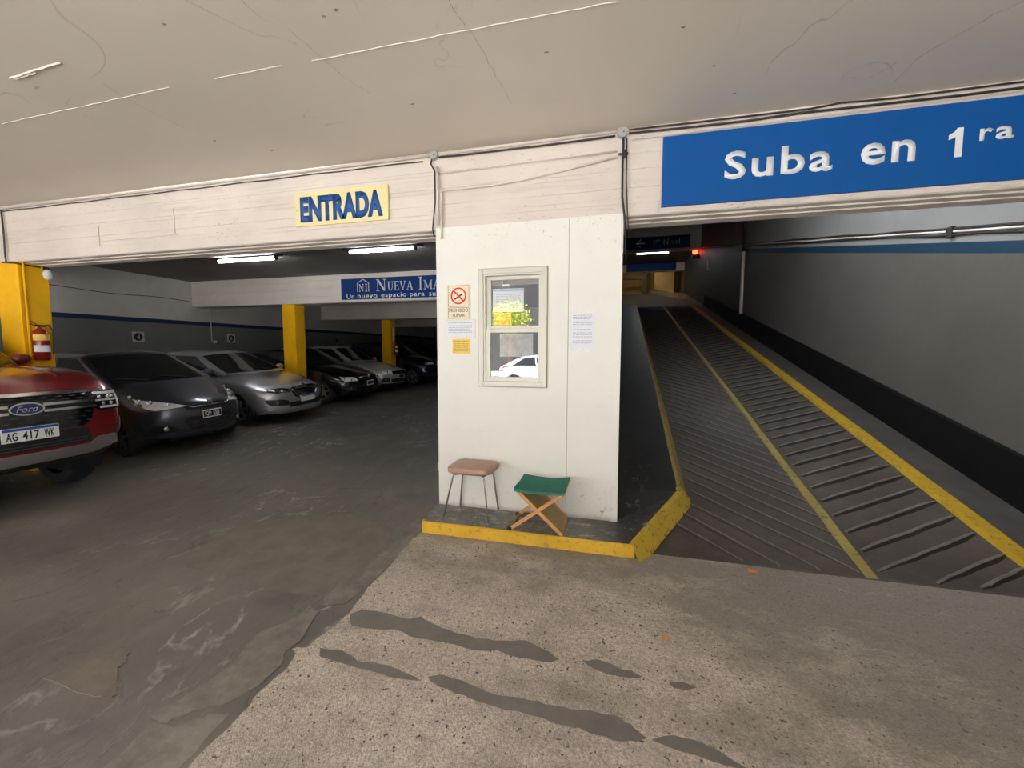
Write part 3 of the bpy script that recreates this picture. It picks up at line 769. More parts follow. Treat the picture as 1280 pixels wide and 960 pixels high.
# window
win = struct('window_1', merge(bx(-1.300, -1.256, BYF - .022, BYF + .06, 1.306, 2.398, bev=.004), bx(-.694, -.650, BYF - .022, BYF + .06, 1.306, 2.398, bev=.004),
    bx(-1.256, -.694, BYF - .022, BYF + .06, 2.352, 2.398, bev=.004), bx(-1.256, -.694, BYF - .022, BYF + .06, 1.306, 1.352, bev=.004)), 'alu', label='booth sash window with cream aluminium frame')
obj('frame_shadow_gap', merge(bx(-1.308, -1.300, BYF - .004, BYF + .004, 1.298, 2.406), bx(-.650, -.643, BYF - .004, BYF + .004, 1.298, 2.406), bx(-1.3, -.65, BYF - .004, BYF + .004, 2.398, 2.406), bx(-1.3, -.65, BYF - .004, BYF + .004, 1.298, 1.306)), 'dark_line', win)
def sash(z0, z1, y, b):
    w = .034
    s_ = obj('sash', merge(bx(-1.236, -1.236 + w + .012, y, y + .022, z0, z1, bev=.003), bx(-.714 - w + .016, -.714, y, y + .022, z0, z1, bev=.003), bx(-1.19, -.732, y, y + .022, z1 - w, z1, bev=.003), bx(-1.19, -.732, y, y + .022, z0, z0 + b, bev=.003)), 'alu', win)
    obj('pane', bx(-1.192, -.730, y + .010, y + .013, z0 + b - .005, z1 - w + .005), 'glass', s_)
sash(1.835, 2.335, BYF + .022, .04)
sash(1.356, 1.845, BYF - .002, .04)
obj('jamb_lining', merge(bx(-1.256, -1.238, BYF - .010, BYF + .05, 1.352, 2.352), bx(-.712, -.694, BYF - .010, BYF + .05, 1.352, 2.352), bx(-1.24, -.71, BYF - .01, BYF + .05, 2.337, 2.352), bx(-1.24, -.71, BYF - .01, BYF + .05, 1.350, 1.357)), 'alu', win)

# ================================================================ SIGNS
def lines(bm, x0, x1, zs, y, h=.006, gap=.3):
    for z in zs:
        x = x0
        while x < x1 - .01:
            w = min(random.uniform(.012, .04), x1 - x); box(bm, x, x + w, y - .0012, y, z, z + h); x += w + .006
        
t = thing('entrance_sign', 'cream rectangular sign reading ENTRADA in bold blue on the entrance beam', 'sign', (-2.78, YB, 2.925))
def loc(t_, bm):
    o = t_.location
    bmesh.ops.translate(bm, verts=bm.verts, vec=(-o.x, -o.y, -o.z)); return bm
obj('board', loc(t, bx(-3.322, -2.236, YB - .020, YB - .002, 2.927, 3.262, bev=.003)), 'sign_cream', t)
obj('lettering', loc(t, text_bm('ENTRADA', -3.255, -2.292, 2.965, 3.222, .003, .06, y=YB - .019, spacing=1.05)), 'letter_blue', t)
for x_ in (-3.295, -2.262):
    bm = bmesh.new(); lathe(bm, [(.006, 0), (.004, -.006)], 8, 'y', (x_, YB - .020, 3.09)); obj('screw', loc(t, bm), 'box_grey', t)

t = thing('ramp_sign', 'large blue sign reading Suba en 1ra above the ramp', 'sign', (1.6, YB, 2.83))
obj('board', loc(t, bx(.305, 3.40, YB - .026, YB - .002, 2.84, 3.398, bev=.002)), 'sign_blue', t)
for s_, a, b, c, d in (('Suba', .776, 1.525, 3.010, 3.226), ('en', 1.705, 2.043, 3.024, 3.180), ('r', 2.414, 2.487, 3.120, 3.202), ('a', 2.504, 2.606, 3.118, 3.204)):
    obj('lettering', loc(t, text_bm(s_, a, b, c, d, .004, .02, y=YB - .025, spacing=1.12)), 'letter_white', t)

obj('lettering', loc(t, one_bm(2.236, 2.318, 3.024, 3.224, YB - .025)), 'letter_white', t)

t = thing('company_sign', 'blue sign with house logo and NUEVA lettering on the second garage beam', 'sign', (-4.3, 8.95, 2.82))
obj('board', loc(t, bx(-6.54, -3.1, 8.915, 8.948, 2.84, 3.335)), 'sign_navy', t)
obj('rim', loc(t, merge(bx(-6.565, -3.08, 8.912, 8.946, 2.815, 2.84), bx(-6.565, -6.54, 8.912, 8.946, 2.84, 3.335))), 'sign_rim', t)
ys_ = 8.914
# serif capitals drawn stroke by stroke (unit box), thick and thin strokes with feet
GL = {
 'N': [((.15, 0), (.15, 1), .06), ((.15, 1), (.85, 0), .17), ((.85, 0), (.85, 1), .06), ((0, 0), (.3, 0), .05), ((0, 1), (.25, 1), .05), ((.7, 1), (1, 1), .05)],
 'U': [((.2, .3), (.2, 1), .16), ((.2, .3), (.35, .04), .13), ((.35, .04), (.65, .04), .1), ((.65, .04), (.8, .3), .07), ((.8, .3), (.8, 1), .06), ((.02, 1), (.4, 1), .05), ((.65, 1), (.97, 1), .05)],
 'E': [((.25, 0), (.25, 1), .17), ((.05, 0), (.9, 0), .06), ((.05, 1), (.85, 1), .06), ((.25, .52), (.7, .52), .05), ((.9, 0), (.92, .25), .06), ((.85, .8), (.85, 1), .06), ((.68, .4), (.68, .64), .05)],
 'V': [((.15, 1), (.5, 0), .17), ((.5, 0), (.85, 1), .07), ((0, 1), (.35, 1), .05), ((.68, 1), (1, 1), .05)],
 'A': [((.5, 1), (.15, 0), .07), ((.5, 1), (.85, 0), .17), ((.27, .35), (.7, .35), .05), ((0, 0), (.3, 0), .05), ((.68, 0), (1, 0), .05)],
 'I': [((.5, 0), (.5, 1), .34), ((.1, 0), (.9, 0), .06), ((.1, 1), (.9, 1), .06)],
 'M': [((.14, 0), (.14, 1), .05), ((.14, 1), (.5, .1), .13), ((.5, .1), (.86, 1), .05), ((.86, 0), (.86, 1), .14), ((0, 0), (.28, 0), .05), ((.7, 0), (1, 0), .05), ((0, 1), (.2, 1), .05), ((.82, 1), (1, 1), .05)]}
def glyph(bm, ch, x0, x1, z0, z1, y, d=.003):
    W_, H_ = x1 - x0, z1 - z0
    for (a, b, w) in GL[ch]:
        p = Vector((x0 + a[0] * W_, 0, z0 + a[1] * H_)); q = Vector((x0 + b[0] * W_, 0, z0 + b[1] * H_)); w = w * W_ * .5 if abs(a[0] - b[0]) < .75 or ch in 'N' else w * W_ * .5
        dd = (q - p).normalized(); n = Vector((-dd.z, 0, dd.x)) * max(w, .004)
        if abs(dd.x) > .99: n = Vector((0, 0, 1)) * .007
        hexa(bm, [(c.x, y, c.z) for c in (p + n, q + n, q - n, p - n)], [(c.x, y - d, c.z) for c in (p + n, q + n, q - n, p - n)])
gl_ = [('N', -5.585, -5.33, 3.285)]; x = -5.29
for ch, w in (('U', .155), ('E', .135), ('V', .16), ('A', .165)): gl_.append((ch, x, x + w, 3.225)); x += w + .012
gl_ += [('I', -4.50, -4.40, 3.30), ('M', -4.37, -4.16, 3.225), ('A', -4.14, -3.97, 3.225)]
for ch, a, b, zt_ in gl_:
    bm = bmesh.new(); glyph(bm, ch, a, b, 3.03, zt_, ys_); obj('letter', loc(t, bm), 'letter_grey', t)
for w_, a_, b_, c_, d_ in (('Un', -6.388, -6.185, 2.862, 2.975), ('nuevo', -6.09, -5.566, 2.862, 2.945), ('espacio', -5.461, -4.805, 2.840, 2.978), ('para', -4.72, -4.351, 2.840, 2.948), ('su', -4.239, -4.08, 2.866, 2.948)):
    obj('lettering', loc(t, text_bm(w_, a_, b_, c_, d_, .003, .004, y=ys_, spacing=1.1)), 'letter_white', t)
bm = bmesh.new()
for a, b in (((-6.09, 3.02), (-6.09, 3.22)), ((-6.09, 3.22), (-5.94, 3.31)), ((-5.94, 3.31), (-5.79, 3.22)), ((-5.79, 3.22), (-5.79, 3.02))):
    p, q = Vector((a[0], 0, a[1])), Vector((b[0], 0, b[1])); dd = (q - p).normalized(); n = Vector((-dd.z, 0, dd.x)) * .008
    hexa(bm, [(c.x, ys_, c.z) for c in (p + n, q + n, q - n, p - n)], [(c.x, ys_ - .003, c.z) for c in (p + n, q + n, q - n, p - n)])
glyph(bm, 'N', -6.05, -5.92, 3.03, 3.19, ys_); glyph(bm, 'I', -5.89, -5.82, 3.03, 3.19, ys_)
obj('logo', loc(t, bm), 'letter_grey', t)

# no smoking sign on the booth
yb_ = BYF
t = thing('no_smoking_sign', 'cream sign with a red crossed cigarette reading PROHIBIDO FUMAR', 'sign', (-1.505, yb_, 1.94))
obj('board', loc(t, bx(-1.624, -1.388, yb_ - .008, yb_, 1.942, 2.268, bev=.002)), 'notice_cream', t)
obj('prohibition_ring', loc(t, merge(ring_bm(-1.506, 2.162, .079, .065, yb_ - .008, .002))), 'red', t)
bm = bmesh.new()
for (a, b, w, y_) in (((-1.56, 2.216), (-1.452, 2.108), .007, 0),):
    p, q = Vector((a[0], 0, a[1])), Vector((b[0], 0, b[1])); dd = (q - p).normalized(); n = Vector((-dd.z, 0, dd.x)) * w
    hexa(bm, [(c.x, yb_ - .008, c.z) for c in (p + n, q + n, q - n, p - n)], [(c.x, yb_ - .0115, c.z) for c in (p + n, q + n, q - n, p - n)])
obj('prohibition_bar', loc(t, bm), 'red', t)
bm = bmesh.new()
p, q = Vector((-1.545, 0, 2.130)), Vector((-1.467, 0, 2.180)); dd = (q - p).normalized(); n = Vector((-dd.z, 0, dd.x)) * .007
hexa(bm, [(c.x, yb_ - .008, c.z) for c in (p + n, q + n, q - n, p - n)], [(c.x, yb_ - .010, c.z) for c in (p + n, q + n, q - n, p - n)])
tube(bm, [(-1.55, yb_ - .009, 2.142), (-1.556, yb_ - .009, 2.158), (-1.546, yb_ - .009, 2.172)], .0018, 5)
tube(bm, [(-1.512, yb_ - .009, 2.178), (-1.517, yb_ - .009, 2.195), (-1.507, yb_ - .009, 2.21)], .0018, 5)
obj('cigarette', loc(t, bm), 'ink', t)
def frame_bm(x0, x1, z0, z1, y, w=.003, d=.001):
    return merge(bx(x0, x1, y - d, y, z1 - w, z1), bx(x0, x1, y - d, y, z0, z0 + w), bx(x0, x0 + w, y - d, y, z0, z1), bx(x1 - w, x1, y - d, y, z0, z1))
obj('border', loc(t, merge(frame_bm(-1.612, -1.40, 2.062, 2.258, yb_ - .008), frame_bm(-1.612, -1.40, 1.950, 2.052, yb_ - .008))), 'ink', t)
obj('lettering', loc(t, text_bm('PROHIBIDO', -1.602, -1.410, 2.010, 2.042, .001, .0, y=yb_ - .008)), 'ink', t)
obj('lettering', loc(t, text_bm('FUMAR', -1.567, -1.443, 1.962, 1.994, .001, .0, y=yb_ - .008)), 'ink', t)

def notice(label, x0, x1, z0, z1, m, y=yb_, zlines=None, name='notice', ink='ink_grey', group=None, head=None, rim=None):
    t = thing(name, label, 'notice', ((x0 + x1) / 2, y, z0), group=group)
    obj('sheet', loc(t, bx(x0, x1, y - .003, y, z0, z1)), m, t)
    if zlines:
        bm = bmesh.new(); lines(bm, x0 + (x1 - x0) * .1, x1 - (x1 - x0) * .1, zlines, y - .003, .004); obj('print', loc(t, bm), ink, t)['kind'] = 'stuff'
    if head: obj('header', loc(t, bx(x0 + .006, x1 - .006, y - .0042, y - .003, z1 - .022, z1 - .006)), head, t)
    if rim: obj('rim', loc(t, frame_bm(x0, x1, z0, z1, y - .003, .007, .002)), rim, t)
    return t
notice('white framed notice with small print directly below the no smoking sign', -1.644, -1.340, 1.764, 1.938, 'paper', zlines=[1.905, 1.878, 1.862, 1.846, 1.83, 1.815], rim='notice_cream')
notice('small yellow paper note under the white framed notice', -1.575, -1.392, 1.615, 1.752, 'paper_yellow', zlines=[1.73, 1.705, 1.69, 1.672, 1.655, 1.64], ink='wood_dark')
t = notice('white printed sheet taped to the right of the booth window', -.436, -.222, 1.660, 1.985, 'paper', zlines=[1.955, 1.94, 1.925, 1.89, 1.875, 1.86, 1.83, 1.80, 1.785, 1.765, 1.73, 1.71], y=yb_ - .004)
for a_, b_, c_, d_ in ((-.445, -.21, 1.972, 2.004), (-.444, -.25, 1.632, 1.668), (-.205, -.13, 1.975, 1.992)): obj('tape', loc(t, bx(a_, b_, yb_ - .0085, yb_ - .004, c_, d_)), 'tape', t)
# papers behind the glass
yg = BYF + .050
t = notice('white sheet with a blue heading behind the upper window pane', -1.180, -.880, 2.005, 2.222, 'paper', y=yg, zlines=[2.165, 2.15, 2.135, 2.12, 2.105, 2.09, 2.06, 2.045, 2.02], head='paper_blue')
notice('yellow and orange sheet behind the upper window pane', -1.172, -1.0, 1.865, 1.998, 'paper_orange', y=yg, zlines=[1.97, 1.95, 1.93], ink='paper_yellow')
notice('small white strip of tape high behind the upper window pane', -1.09, -1.02, 2.243, 2.262, 'tape', y=yg, name='tape_strip')
yg2 = BYF + .026
notice('wrinkled clear plastic sleeve behind the lower window pane', -1.105, -.785, 1.585, 1.802, 'sleeve', y=yg2, name='plastic_sleeve', zlines=[1.75])

# ceiling-height cables, conduits and boxes on the entrance beam
def pipe(name, label, cat, pts, r, m, group=None, n=8, parent=None):
    bm = bmesh.new(); tube(bm, pts, r, n); o = obj(name, bm, m, parent, smooth=True, sharp=1.0)
    if parent is None: tag(o, label, cat, group)
    return o
pipe('conduit', 'white painted conduit along the top of the entrance beam left of the booth', 'pipe', [(-7.86, YB - .018, 3.475), (-1.79, YB - .018, 3.482)], .017, 'conduit')
pipe('dark_cable', 'thin dark line imitating the shadow under the white conduit of the entrance beam', 'cable', [(-7.86 + i * .3, YB - .012, 3.440 + .004 * math.sin(i * 2.1)) for i in range(21)], .006, 'cable')  # dark tube stands in for the conduit's shadow, no real cable
pipe('dark_cable', 'dark cable running down the left end of the beam to the pillar top', 'cable', [(-7.87, YB - .02, 3.46), (-7.86, YB - .02, 3.2), (-7.87, YB - .02, 2.86), (-7.84, YB - .03, 2.79), (-7.75, 3.72, 2.765), (-7.585, 3.74, 2.755), (-7.585, 4.0, 2.745)], .010, 'cable')
def sag(a, b, s, n=14, wob=.0):
    a, b = Vector(a), Vector(b)
    return [tuple(a.lerp(b, i / n) + Vector((0, 0, -s * 4 * (i / n) * (1 - i / n) + random.uniform(-wob, wob)))) for i in range(n + 1)]
pipe('conduit', 'white conduit between the two round junction boxes above the booth', 'pipe', [(-1.69, YB - .016, 3.485), (-.07, YB - .016, 3.492)], .014, 'conduit')
pipe('dark_cable', 'dark cable between the two round junction boxes above the booth', 'cable', sag((-1.69, YB - .024, 3.452), (-.08, YB - .024, 3.454), .006, wob=.002), .009, 'cable')
pipe('conduit', 'upper thin white pipe on the beam above the booth', 'pipe', [(-1.70, YB - .014, 3.312), (-.9, YB - .014, 3.325), (-.06, YB - .014, 3.330)], .009, 'conduit')
pipe('conduit', 'bent lower white pipe on the beam above the booth', 'pipe', [(-1.67, YB - .030, 2.70), (-1.67, YB - .030, 3.13), (-1.655, YB - .030, 3.148), (-1.2, YB - .022, 3.150), (-.9, YB - .018, 3.170), (-.5, YB - .014, 3.222), (-.06, YB - .014, 3.285)], .010, 'conduit')
pipe('conduit', 'vertical white pipe below the left junction box', 'pipe', [(-1.705, YB - .034, 2.83), (-1.705, YB - .034, 3.36)], .014, 'conduit')
pipe('dark_cable', 'dark cable looping down from the left junction box', 'cable', [(-1.765, YB - .02, 3.45), (-1.775, YB - .02, 3.40), (-1.735, YB - .022, 3.33), (-1.735, YB - .022, 3.05), (-1.755, YB - .02, 2.90), (-1.765, YB - .02, 2.80), (-1.755, YB - .02, 2.745), (-1.735, YB - .034, 2.728)], .007, 'cable')
pipe('dark_cable', 'dark cables running down from the right junction box beside the booth', 'cable', [(-.012, YB - .02, 3.44), (-.015, YB - .02, 3.2), (-.012, YB - .02, 2.95), (.008, YB - .028, 2.80), (.012, YB - .02, 2.70), (.03, YB + .08, 2.45)], .009, 'cable')
pipe('dark_cable', 'second thinner cable beside the booth corner', 'cable', [(.016, YB - .02, 3.43), (.018, YB - .02, 3.1), (.034, YB - .02, 2.8), (.052, YB + .03, 2.62)], .005, 'cable')
tag(obj('cable_clip', merge(bx(-.05, .03, YB - .034, YB - .008, 3.296, 3.306), bx(-.02, .01, YB - .034, YB - .008, 3.27, 3.33)), 'cable'), 'dark cable clip under the right junction box', 'clip')
# cables to the right of the second box
pipe('dark_cable', 'lower dark cable along the beam above the blue ramp sign', 'cable', [(.03, YB - .02, 3.462), (.5, YB - .02, 3.452), (.9, YB - .02, 3.448), (1.3, YB - .02, 3.458), (1.8, YB - .02, 3.452), (2.3, YB - .02, 3.446), (3.4, YB - .02, 3.455)], .009, 'cable')
pipe('dark_cable', 'upper dark cable humping along the beam above the blue ramp sign', 'cable', [(.03, YB - .034, 3.484), (.6, YB - .034, 3.478), (1.05, YB - .034, 3.476), (1.35, YB - .03, 3.476), (1.55, YB - .03, 3.492), (1.9, YB - .03, 3.478), (2.4, YB - .03, 3.482), (3.4, YB - .03, 3.486)], .007, 'cable')
pipe('thin_wire', 'thin pale wire stretched just above the blue ramp sign', 'cable', sag((.05, YB - .040, 3.405), (3.4, YB - .045, 3.43), .004), .0035, 'conduit')
def jbox(x, z, label, r=.042):
    t = thing('junction_box', label, 'junction box', (x, YB, z), group='round junction boxes on the entrance beam')
    bm = bmesh.new(); lathe(bm, [(r, 0), (r, -.030), (r * .92, -.036), (r * .3, -.038), (.001, -.038)], 20, 'y', (0, 0, 0)); obj('housing', bm, 'box_grey', t, smooth=True, sharp=.6)
    bm = bmesh.new(); lathe(bm, [(.006, -.036), (.005, -.043)], 8, 'y', (r * .2, 0, -.005)); obj('screw', bm, 'cable', t)
jbox(-1.745, 3.478, 'round grey junction box above the left corner of the booth')
jbox(-.020, 3.478, 'round grey junction box above the right corner of the booth', .046)

# white dome on the pillar
t = thing('dome_fixture', 'small white rounded fixture at the top of the left yellow pillar', 'fixture', (-7.585, 4.07, 2.66))
bm = bmesh.new(); lathe(bm, [(.001, .07), (.028, .06), (.045, .03), (.050, -.01), (.040, -.05), (.001, -.07)], 14, 'z'); obj('cover', bm, 'letter_white', t, smooth=True)
obj('bracket', bx(-.03, .0, -.035, .02, .05, .10), 'cable', t)

# fire extinguishers
def extinguisher(x, y, z, s, label):
    t = thing('fire_extinguisher', label, 'fire extinguisher', (x, y, z), group='fire extinguishers on the yellow pillars')
    r = .082 * s; H = .40 * s
    bm = bmesh.new(); lathe(bm, [(r * .8, 0), (r, .02), (r, H - .06), (r * .86, H - .02), (r * .5, H + .01), (.022, H + .03), (.022, H + .055)], 24); obj('cylinder', bm, 'ext_red', t, smooth=True, sharp=.9)
    for (a, b, m_) in ((H * .66, H * .86, 'paper_yellow'), (H * .28, H * .50, 'paper')):
        bm = bmesh.new(); n = 14
        vs = [[bm.verts.new(((r + .001) * math.cos(c), (r + .001) * math.sin(c), zz)) for zz in (a, b)] for c in [R(-85 + 150 * i / n) for i in range(n + 1)]]
        for p, q in zip(vs, vs[1:]): bm.faces.new((p[0], q[0], q[1], p[1]))
        o = obj('label_band', bm, m_, t, smooth=True)
    obj('valve', merge(bx(-.02, .02, -.05, .05, H + .045, H + .07, bev=.004)), 'black_plastic', t)
    bm = bmesh.new(); tube(bm, [(0, -.05, H + .055), (.0, -.09 * s, H + .085)], .007); tube(bm, [(0, -.03, H + .075), (0, -.085 * s, H + .115)], .007); obj('handle', bm, 'ext_red', t)
    bm = bmesh.new(); tube(bm, [(0, .05, H + .06), (.02, .085 * s, H + .07), (.05, .105 * s, H), (.05, .10 * s, H * .6), (.055, .09 * s, H * .2)], .009); obj('hose', bm, 'black_plastic', t, smooth=True)
    obj('wall_bracket', bx(-r - .02, -r + .02, -.02, .02, H * .7, H * .8), 'black_plastic', t)
    return t
extinguisher(-7.495, 3.895, 1.50, 1.0, 'red fire extinguisher with yellow and white labels on the left pillar')
extinguisher(-8.30, 14.5, 1.45, 1.0, 'small distant fire extinguisher on the right side of the farthest yellow pillar')
obj('notice_plate', bx(-.006, .0, -.05, .05, 1.95, 2.45), 'paper', P3).location = (.198, 0, 0)

# bay number plates on the left wall
def bay(y, z, n, label):
    t = thing('bay_number', label, 'number sign', (XL, y, z))
    obj('plate', bx(0, .006, -.13, .13, -.12, .12), 'sign_rim', t)
    bm = bmesh.new(); lathe(bm, [(.095, .006), (.095, .008)], 24, 'x'); obj('disc', bm, 'ink', t)
    bm = text_bm(n, -.035, .035, -.055, .055, .002, .02, facing='+x', y=.008); obj('digit', bm, 'letter_grey', t)
bay(7.58, 1.945, '4', 'number plate reading 4 above the slate-grey hatchback on the left wall')
bay(10.07, 1.975, '6', 'number plate reading 6 above the silver-grey hatchback, farther along the left wall')
bm = bmesh.new(); lathe(bm, [(.07, 0), (.07, .01)], 16, 'x', (XL, 14.89, 2.018)); tag(obj('round_plate', bm, 'ink'), 'small dark round plate far along the left wall', 'sign')
pipe('conduit', 'thin vertical conduit on the left wall between the number plates', 'pipe', [(XL + .012, 9.45, 1.85), (XL + .012, 9.45, 2.76)], .012, 'sign_rim')
tag(obj('wall_socket', bx(XL, XL + .03, 9.50, 9.58, 1.83, 1.90, bev=.004), 'letter_white'), 'small white socket at the foot of the thin wall conduit', 'socket')
pipe('wall_cable', 'thin dark cable along the left garage wall above the blue stripe', 'cable', [(XL + .01, 5.4 + .35 * i, 2.93 + .02 * math.sin(i)) for i in range(11)], .007, 'cable')

# fluorescent lights
def tube_light(x0, x1, y, z, label, m='tube', r=.028, group='fluorescent tubes on the garage ceiling'):
    t = thing('tube_light', label, 'ceiling light', ((x0 + x1) / 2, y, z), group=group)
    h = (x1 - x0) / 2
    bm = bmesh.new(); lathe(bm, [(r, -h), (r, h)], 10, 'x', (0, 0, -.06)); obj('tube', bm, m, t, smooth=True, sharp=.8)
    obj('housing', bx(-h - .16, h + .16, -.03, .03, -.03, .0), 'fixture', t)
    for s_ in (-1, 1): obj('end_cap', bx(s_ * (h + .02) - .02, s_ * (h + .02) + .02, -.03, .03, -.09, -.02), 'fixture', t)
tube_light(-7.76, -6.42, 6.80, 3.45, 'lit fluorescent tube on the garage ceiling, left of two')
tube_light(-4.72, -3.46, 6.72, 3.45, 'lit fluorescent tube on the garage ceiling nearest the booth')
tube_light(-5.0, -3.7, 11.8, 3.45, 'lit fluorescent tube hidden in the bay behind the blue sign beam', r=.02)
struct('ceiling_upper', bx(0, XR, 21.35, 26.1, 6.64, 7.3), 'fixture')
tube_light(.72, 2.24, 22.9, 6.64, 'lit fluorescent tube over the far upper end of the ramp', 'tube_far', .05, group='tubes over the ramp')
# tube high on the ramp wall behind the beam, lights the patch on the wall
t = thing('tube_light', 'lit tube high on the ramp wall just behind the entrance beam', 'ceiling light', (XR, 7.0, 4.25), group='tubes over the ramp')
bm = bmesh.new(); tube(bm, [(-.075, -.5, 0), (-.075, .5, 0)], .02); obj('tube', bm, 'tube_wall', t, smooth=True, sharp=.8)
obj('housing', bx(-.06, 0, -.6, .6, -.03, .04), 'fixture', t)

# ramp wall conduits, following the slope
def wallpipe(label, z0, r, m, ya=3.9, yb=21.5, off=.02, wob=.012):
    pipe('wall_conduit', label, 'pipe', [(XR - off, ya + (yb - ya) * i / 26, z0 + S * (ya + (yb - ya) * i / 26) + random.uniform(-wob, wob)) for i in range(27)], r, m)
wallpipe('upper dark conduit on the ramp wall above the blue stripe', 1.722, .014, 'cable')
wallpipe('pale conduit in the middle of the three on the ramp wall', 1.69, .012, 'conduit', wob=.006)
wallpipe('lower dark conduit on the ramp wall just above the blue stripe', 1.655, .014, 'cable')
tag(obj('cable_knot', bx(XR - .05, XR - .005, 5.64, 5.72, 2.86, 2.98, bev=.01), 'cable'), 'dark bracket joining the conduits on the ramp wall', 'bracket')
pipe('downpipe', 'pale vertical pipe on the right wall halfway up the ramp', 'pipe', [(XR - .05, 13.73, 2.72), (XR - .05, 13.73, 4.50)], .045, 'conduit')
pipe('downpipe', 'dark upper continuation of the vertical wall pipe', 'pipe', [(XR - .05, 13.73, 4.50), (XR - .05, 13.73, 7.29)], .045, 'fixture')
t = thing('warning_lamp', 'small glowing red warning lamp on the ramp wall', 'lamp', (XR - .05, 21.5, 6.22))
bm = bmesh.new(); lathe(bm, [(.001, -.13), (.09, -.10), (.12, 0), (.09, .10), (.001, .13)], 14, 'z', (-.12, 0, 0)); obj('lens', bm, 'red_lamp', t, smooth=True)
obj('base', bx(-.25, .05, -.1, .1, -.30, -.13, bev=.01), 'fixture', t)
tag(obj('wall_light_plate', bx(XR - .04, XR, 19.0, 19.2, 4.95, 5.35), 'letter_grey'), 'small pale plate on the right wall near the ramp top', 'plate')

# upper level at the ramp top
struct('trim_5', bx(0, XR, 21.0, 21.35, 6.25, 7.3), 'inner_beam', label='beam with the overhead level sign at the ramp top')
struct('trim_6', bx(0, XR, 26.1, 26.45, 6.2, 7.3), 'inner_beam', label='farther beam with a second level sign')
bm = slab([(0, YT, zr(YT)), (XR, YT, zr(YT)), (XR, 26.2, zr(26.2)), (0, 26.2, zr(26.2))], .2); struct('floor_upper_ramp', bm, 'tan_floor')
struct('floor_upper', bx(0, XR, 26.2, 31, zr(26.2) - .2, zr(26.2)), 'tan_floor')
struct('trim_crest', bx(.68, 2.9, YT - .06, YT + .06, zr(YT) - .02, zr(YT) + .02), 'patch_mid')
struct('wall_upper_back', bx(0, XR, 30.8, 31, 4, 7.4), 'tan')
struct('wall_upper_right', merge(bx(1.95, 3.02, 27.2, 27.5, 3.5, 6.9)), 'tan')
bm = bmesh.new(); hexa(bm, [(1.6, 26.0, 4.6), (1.9, 26.0, 4.6), (3.1, 22.8, 3.9), (2.8, 22.8, 3.9)], [(1.6, 26.0, 5.12), (1.9, 26.0, 5.15), (3.1, 22.8, 4.45), (2.8, 22.8, 4.42)]); struct('trim_upper_kerb', bm, 'tan')
struct('trim_upper_pier', merge(bx(1.3, 1.62, 29, 29.3, 4.9, 7.3), bx(.1, 1.3, 29.0, 29.2, 6.25, 6.4)), 'fixture')
def overhead(x0, x1, y, z0, z1, txt, label, dim):
    t = thing('level_sign', label, 'sign', ((x0 + x1) / 2, y, z0), group='blue level signs over the ramp')
    obj('board', loc(t, bx(x0, x1, y - .04, y, z0, z1)), 'sign_navy', t)
    w = x1 - x0; h = z1 - z0
    if txt:
        obj('lettering', loc(t, one_bm(x0 + w * .42, x0 + w * .45, z0 + h * .30, z0 + h * .72, y - .04)), 'letter_bright', t)
        obj('lettering', loc(t, text_bm('er', x0 + w * .46, x0 + w * .54, z0 + h * .50, z0 + h * .72, .004, .01, y=y - .04)), 'letter_bright', t)
        obj('lettering', loc(t, text_bm('Nivel', x0 + w * .59, x0 + w * .84, z0 + h * .30, z0 + h * .75, .004, .01, y=y - .04, spacing=1.15)), 'letter_bright', t)
        bm = bmesh.new(); cz = z0 + h * .5; xa, xb = x0 + w * .16, x0 + w * .31; yy = y - .042
        tube(bm, [(xa, yy, cz), (xb, yy, cz)], .028, 6); tube(bm, [(xa + .2, yy, cz + .17), (xa, yy, cz), (xa + .2, yy, cz - .17)], .028, 6)
        obj('arrow', loc(t, bm), 'letter_bright', t)
    return t
overhead(.17, 2.98, 20.98, 6.32, 6.89, True, 'blue level sign with a left arrow reading 1er Nivel over the ramp top', False)
t = overhead(.25, 2.98, 26.08, 6.22, 6.78, False, 'farther dark blue sign beyond the 1er Nivel sign', False)
bm = bmesh.new(); lathe(bm, [(.001, -.08), (.07, -.05), (.08, 0), (.001, .05)], 12, 'z'); o = obj('ceiling_bulb', bm, 'warm_lamp'); o.location = (1.2, 26.75, 6.95); tag(o, 'warm bulb lighting the tan wall of the upper level', 'lamp')

# ================================================================ STOOLS
t = thing('stool', 'metal-legged stool with a pinkish-brown padded seat against the booth', 'stool', (-1.31, 3.655, K))
def rrect(w, d, r, n=7):
    out = []
    for cx_, cy_, a0 in ((w - r, d - r, 0), (-w + r, d - r, 90), (-w + r, -d + r, 180), (w - r, -d + r, 270)):
        out += [(cx_ + r * math.cos(R(a0 + 90 * k / n)), cy_ + r * math.sin(R(a0 + 90 * k / n))) for k in range(n + 1)]
    return out
bm = bmesh.new(); rings = []
for w_, z_ in ((.93, .428), (.985, .432), (1.0, .445), (1.0, .462), (.985, .474), (.95, .482), (.80, .487), (.4, .489)):
    rings.append([bm.verts.new((x * w_, y * w_, z_)) for x, y in rrect(.212, .178, .080)])
n_ = len(rings[0])
for a, b in zip(rings, rings[1:]):
    for k in range(n_): bm.faces.new((a[k], a[(k + 1) % n_], b[(k + 1) % n_], b[k]))
bm.faces.new(rings[0][::-1]); bm.faces.new(rings[-1])
bmesh.ops.recalc_face_normals(bm, faces=bm.faces[:])
seat = obj('seat', bm, 'vinyl', t, smooth=True, sharp=1.2)
bm = bmesh.new(); box(bm, -.16, .16, -.13, .13, .412, .426); obj('seat_frame', bm, 'steel_dark', t)
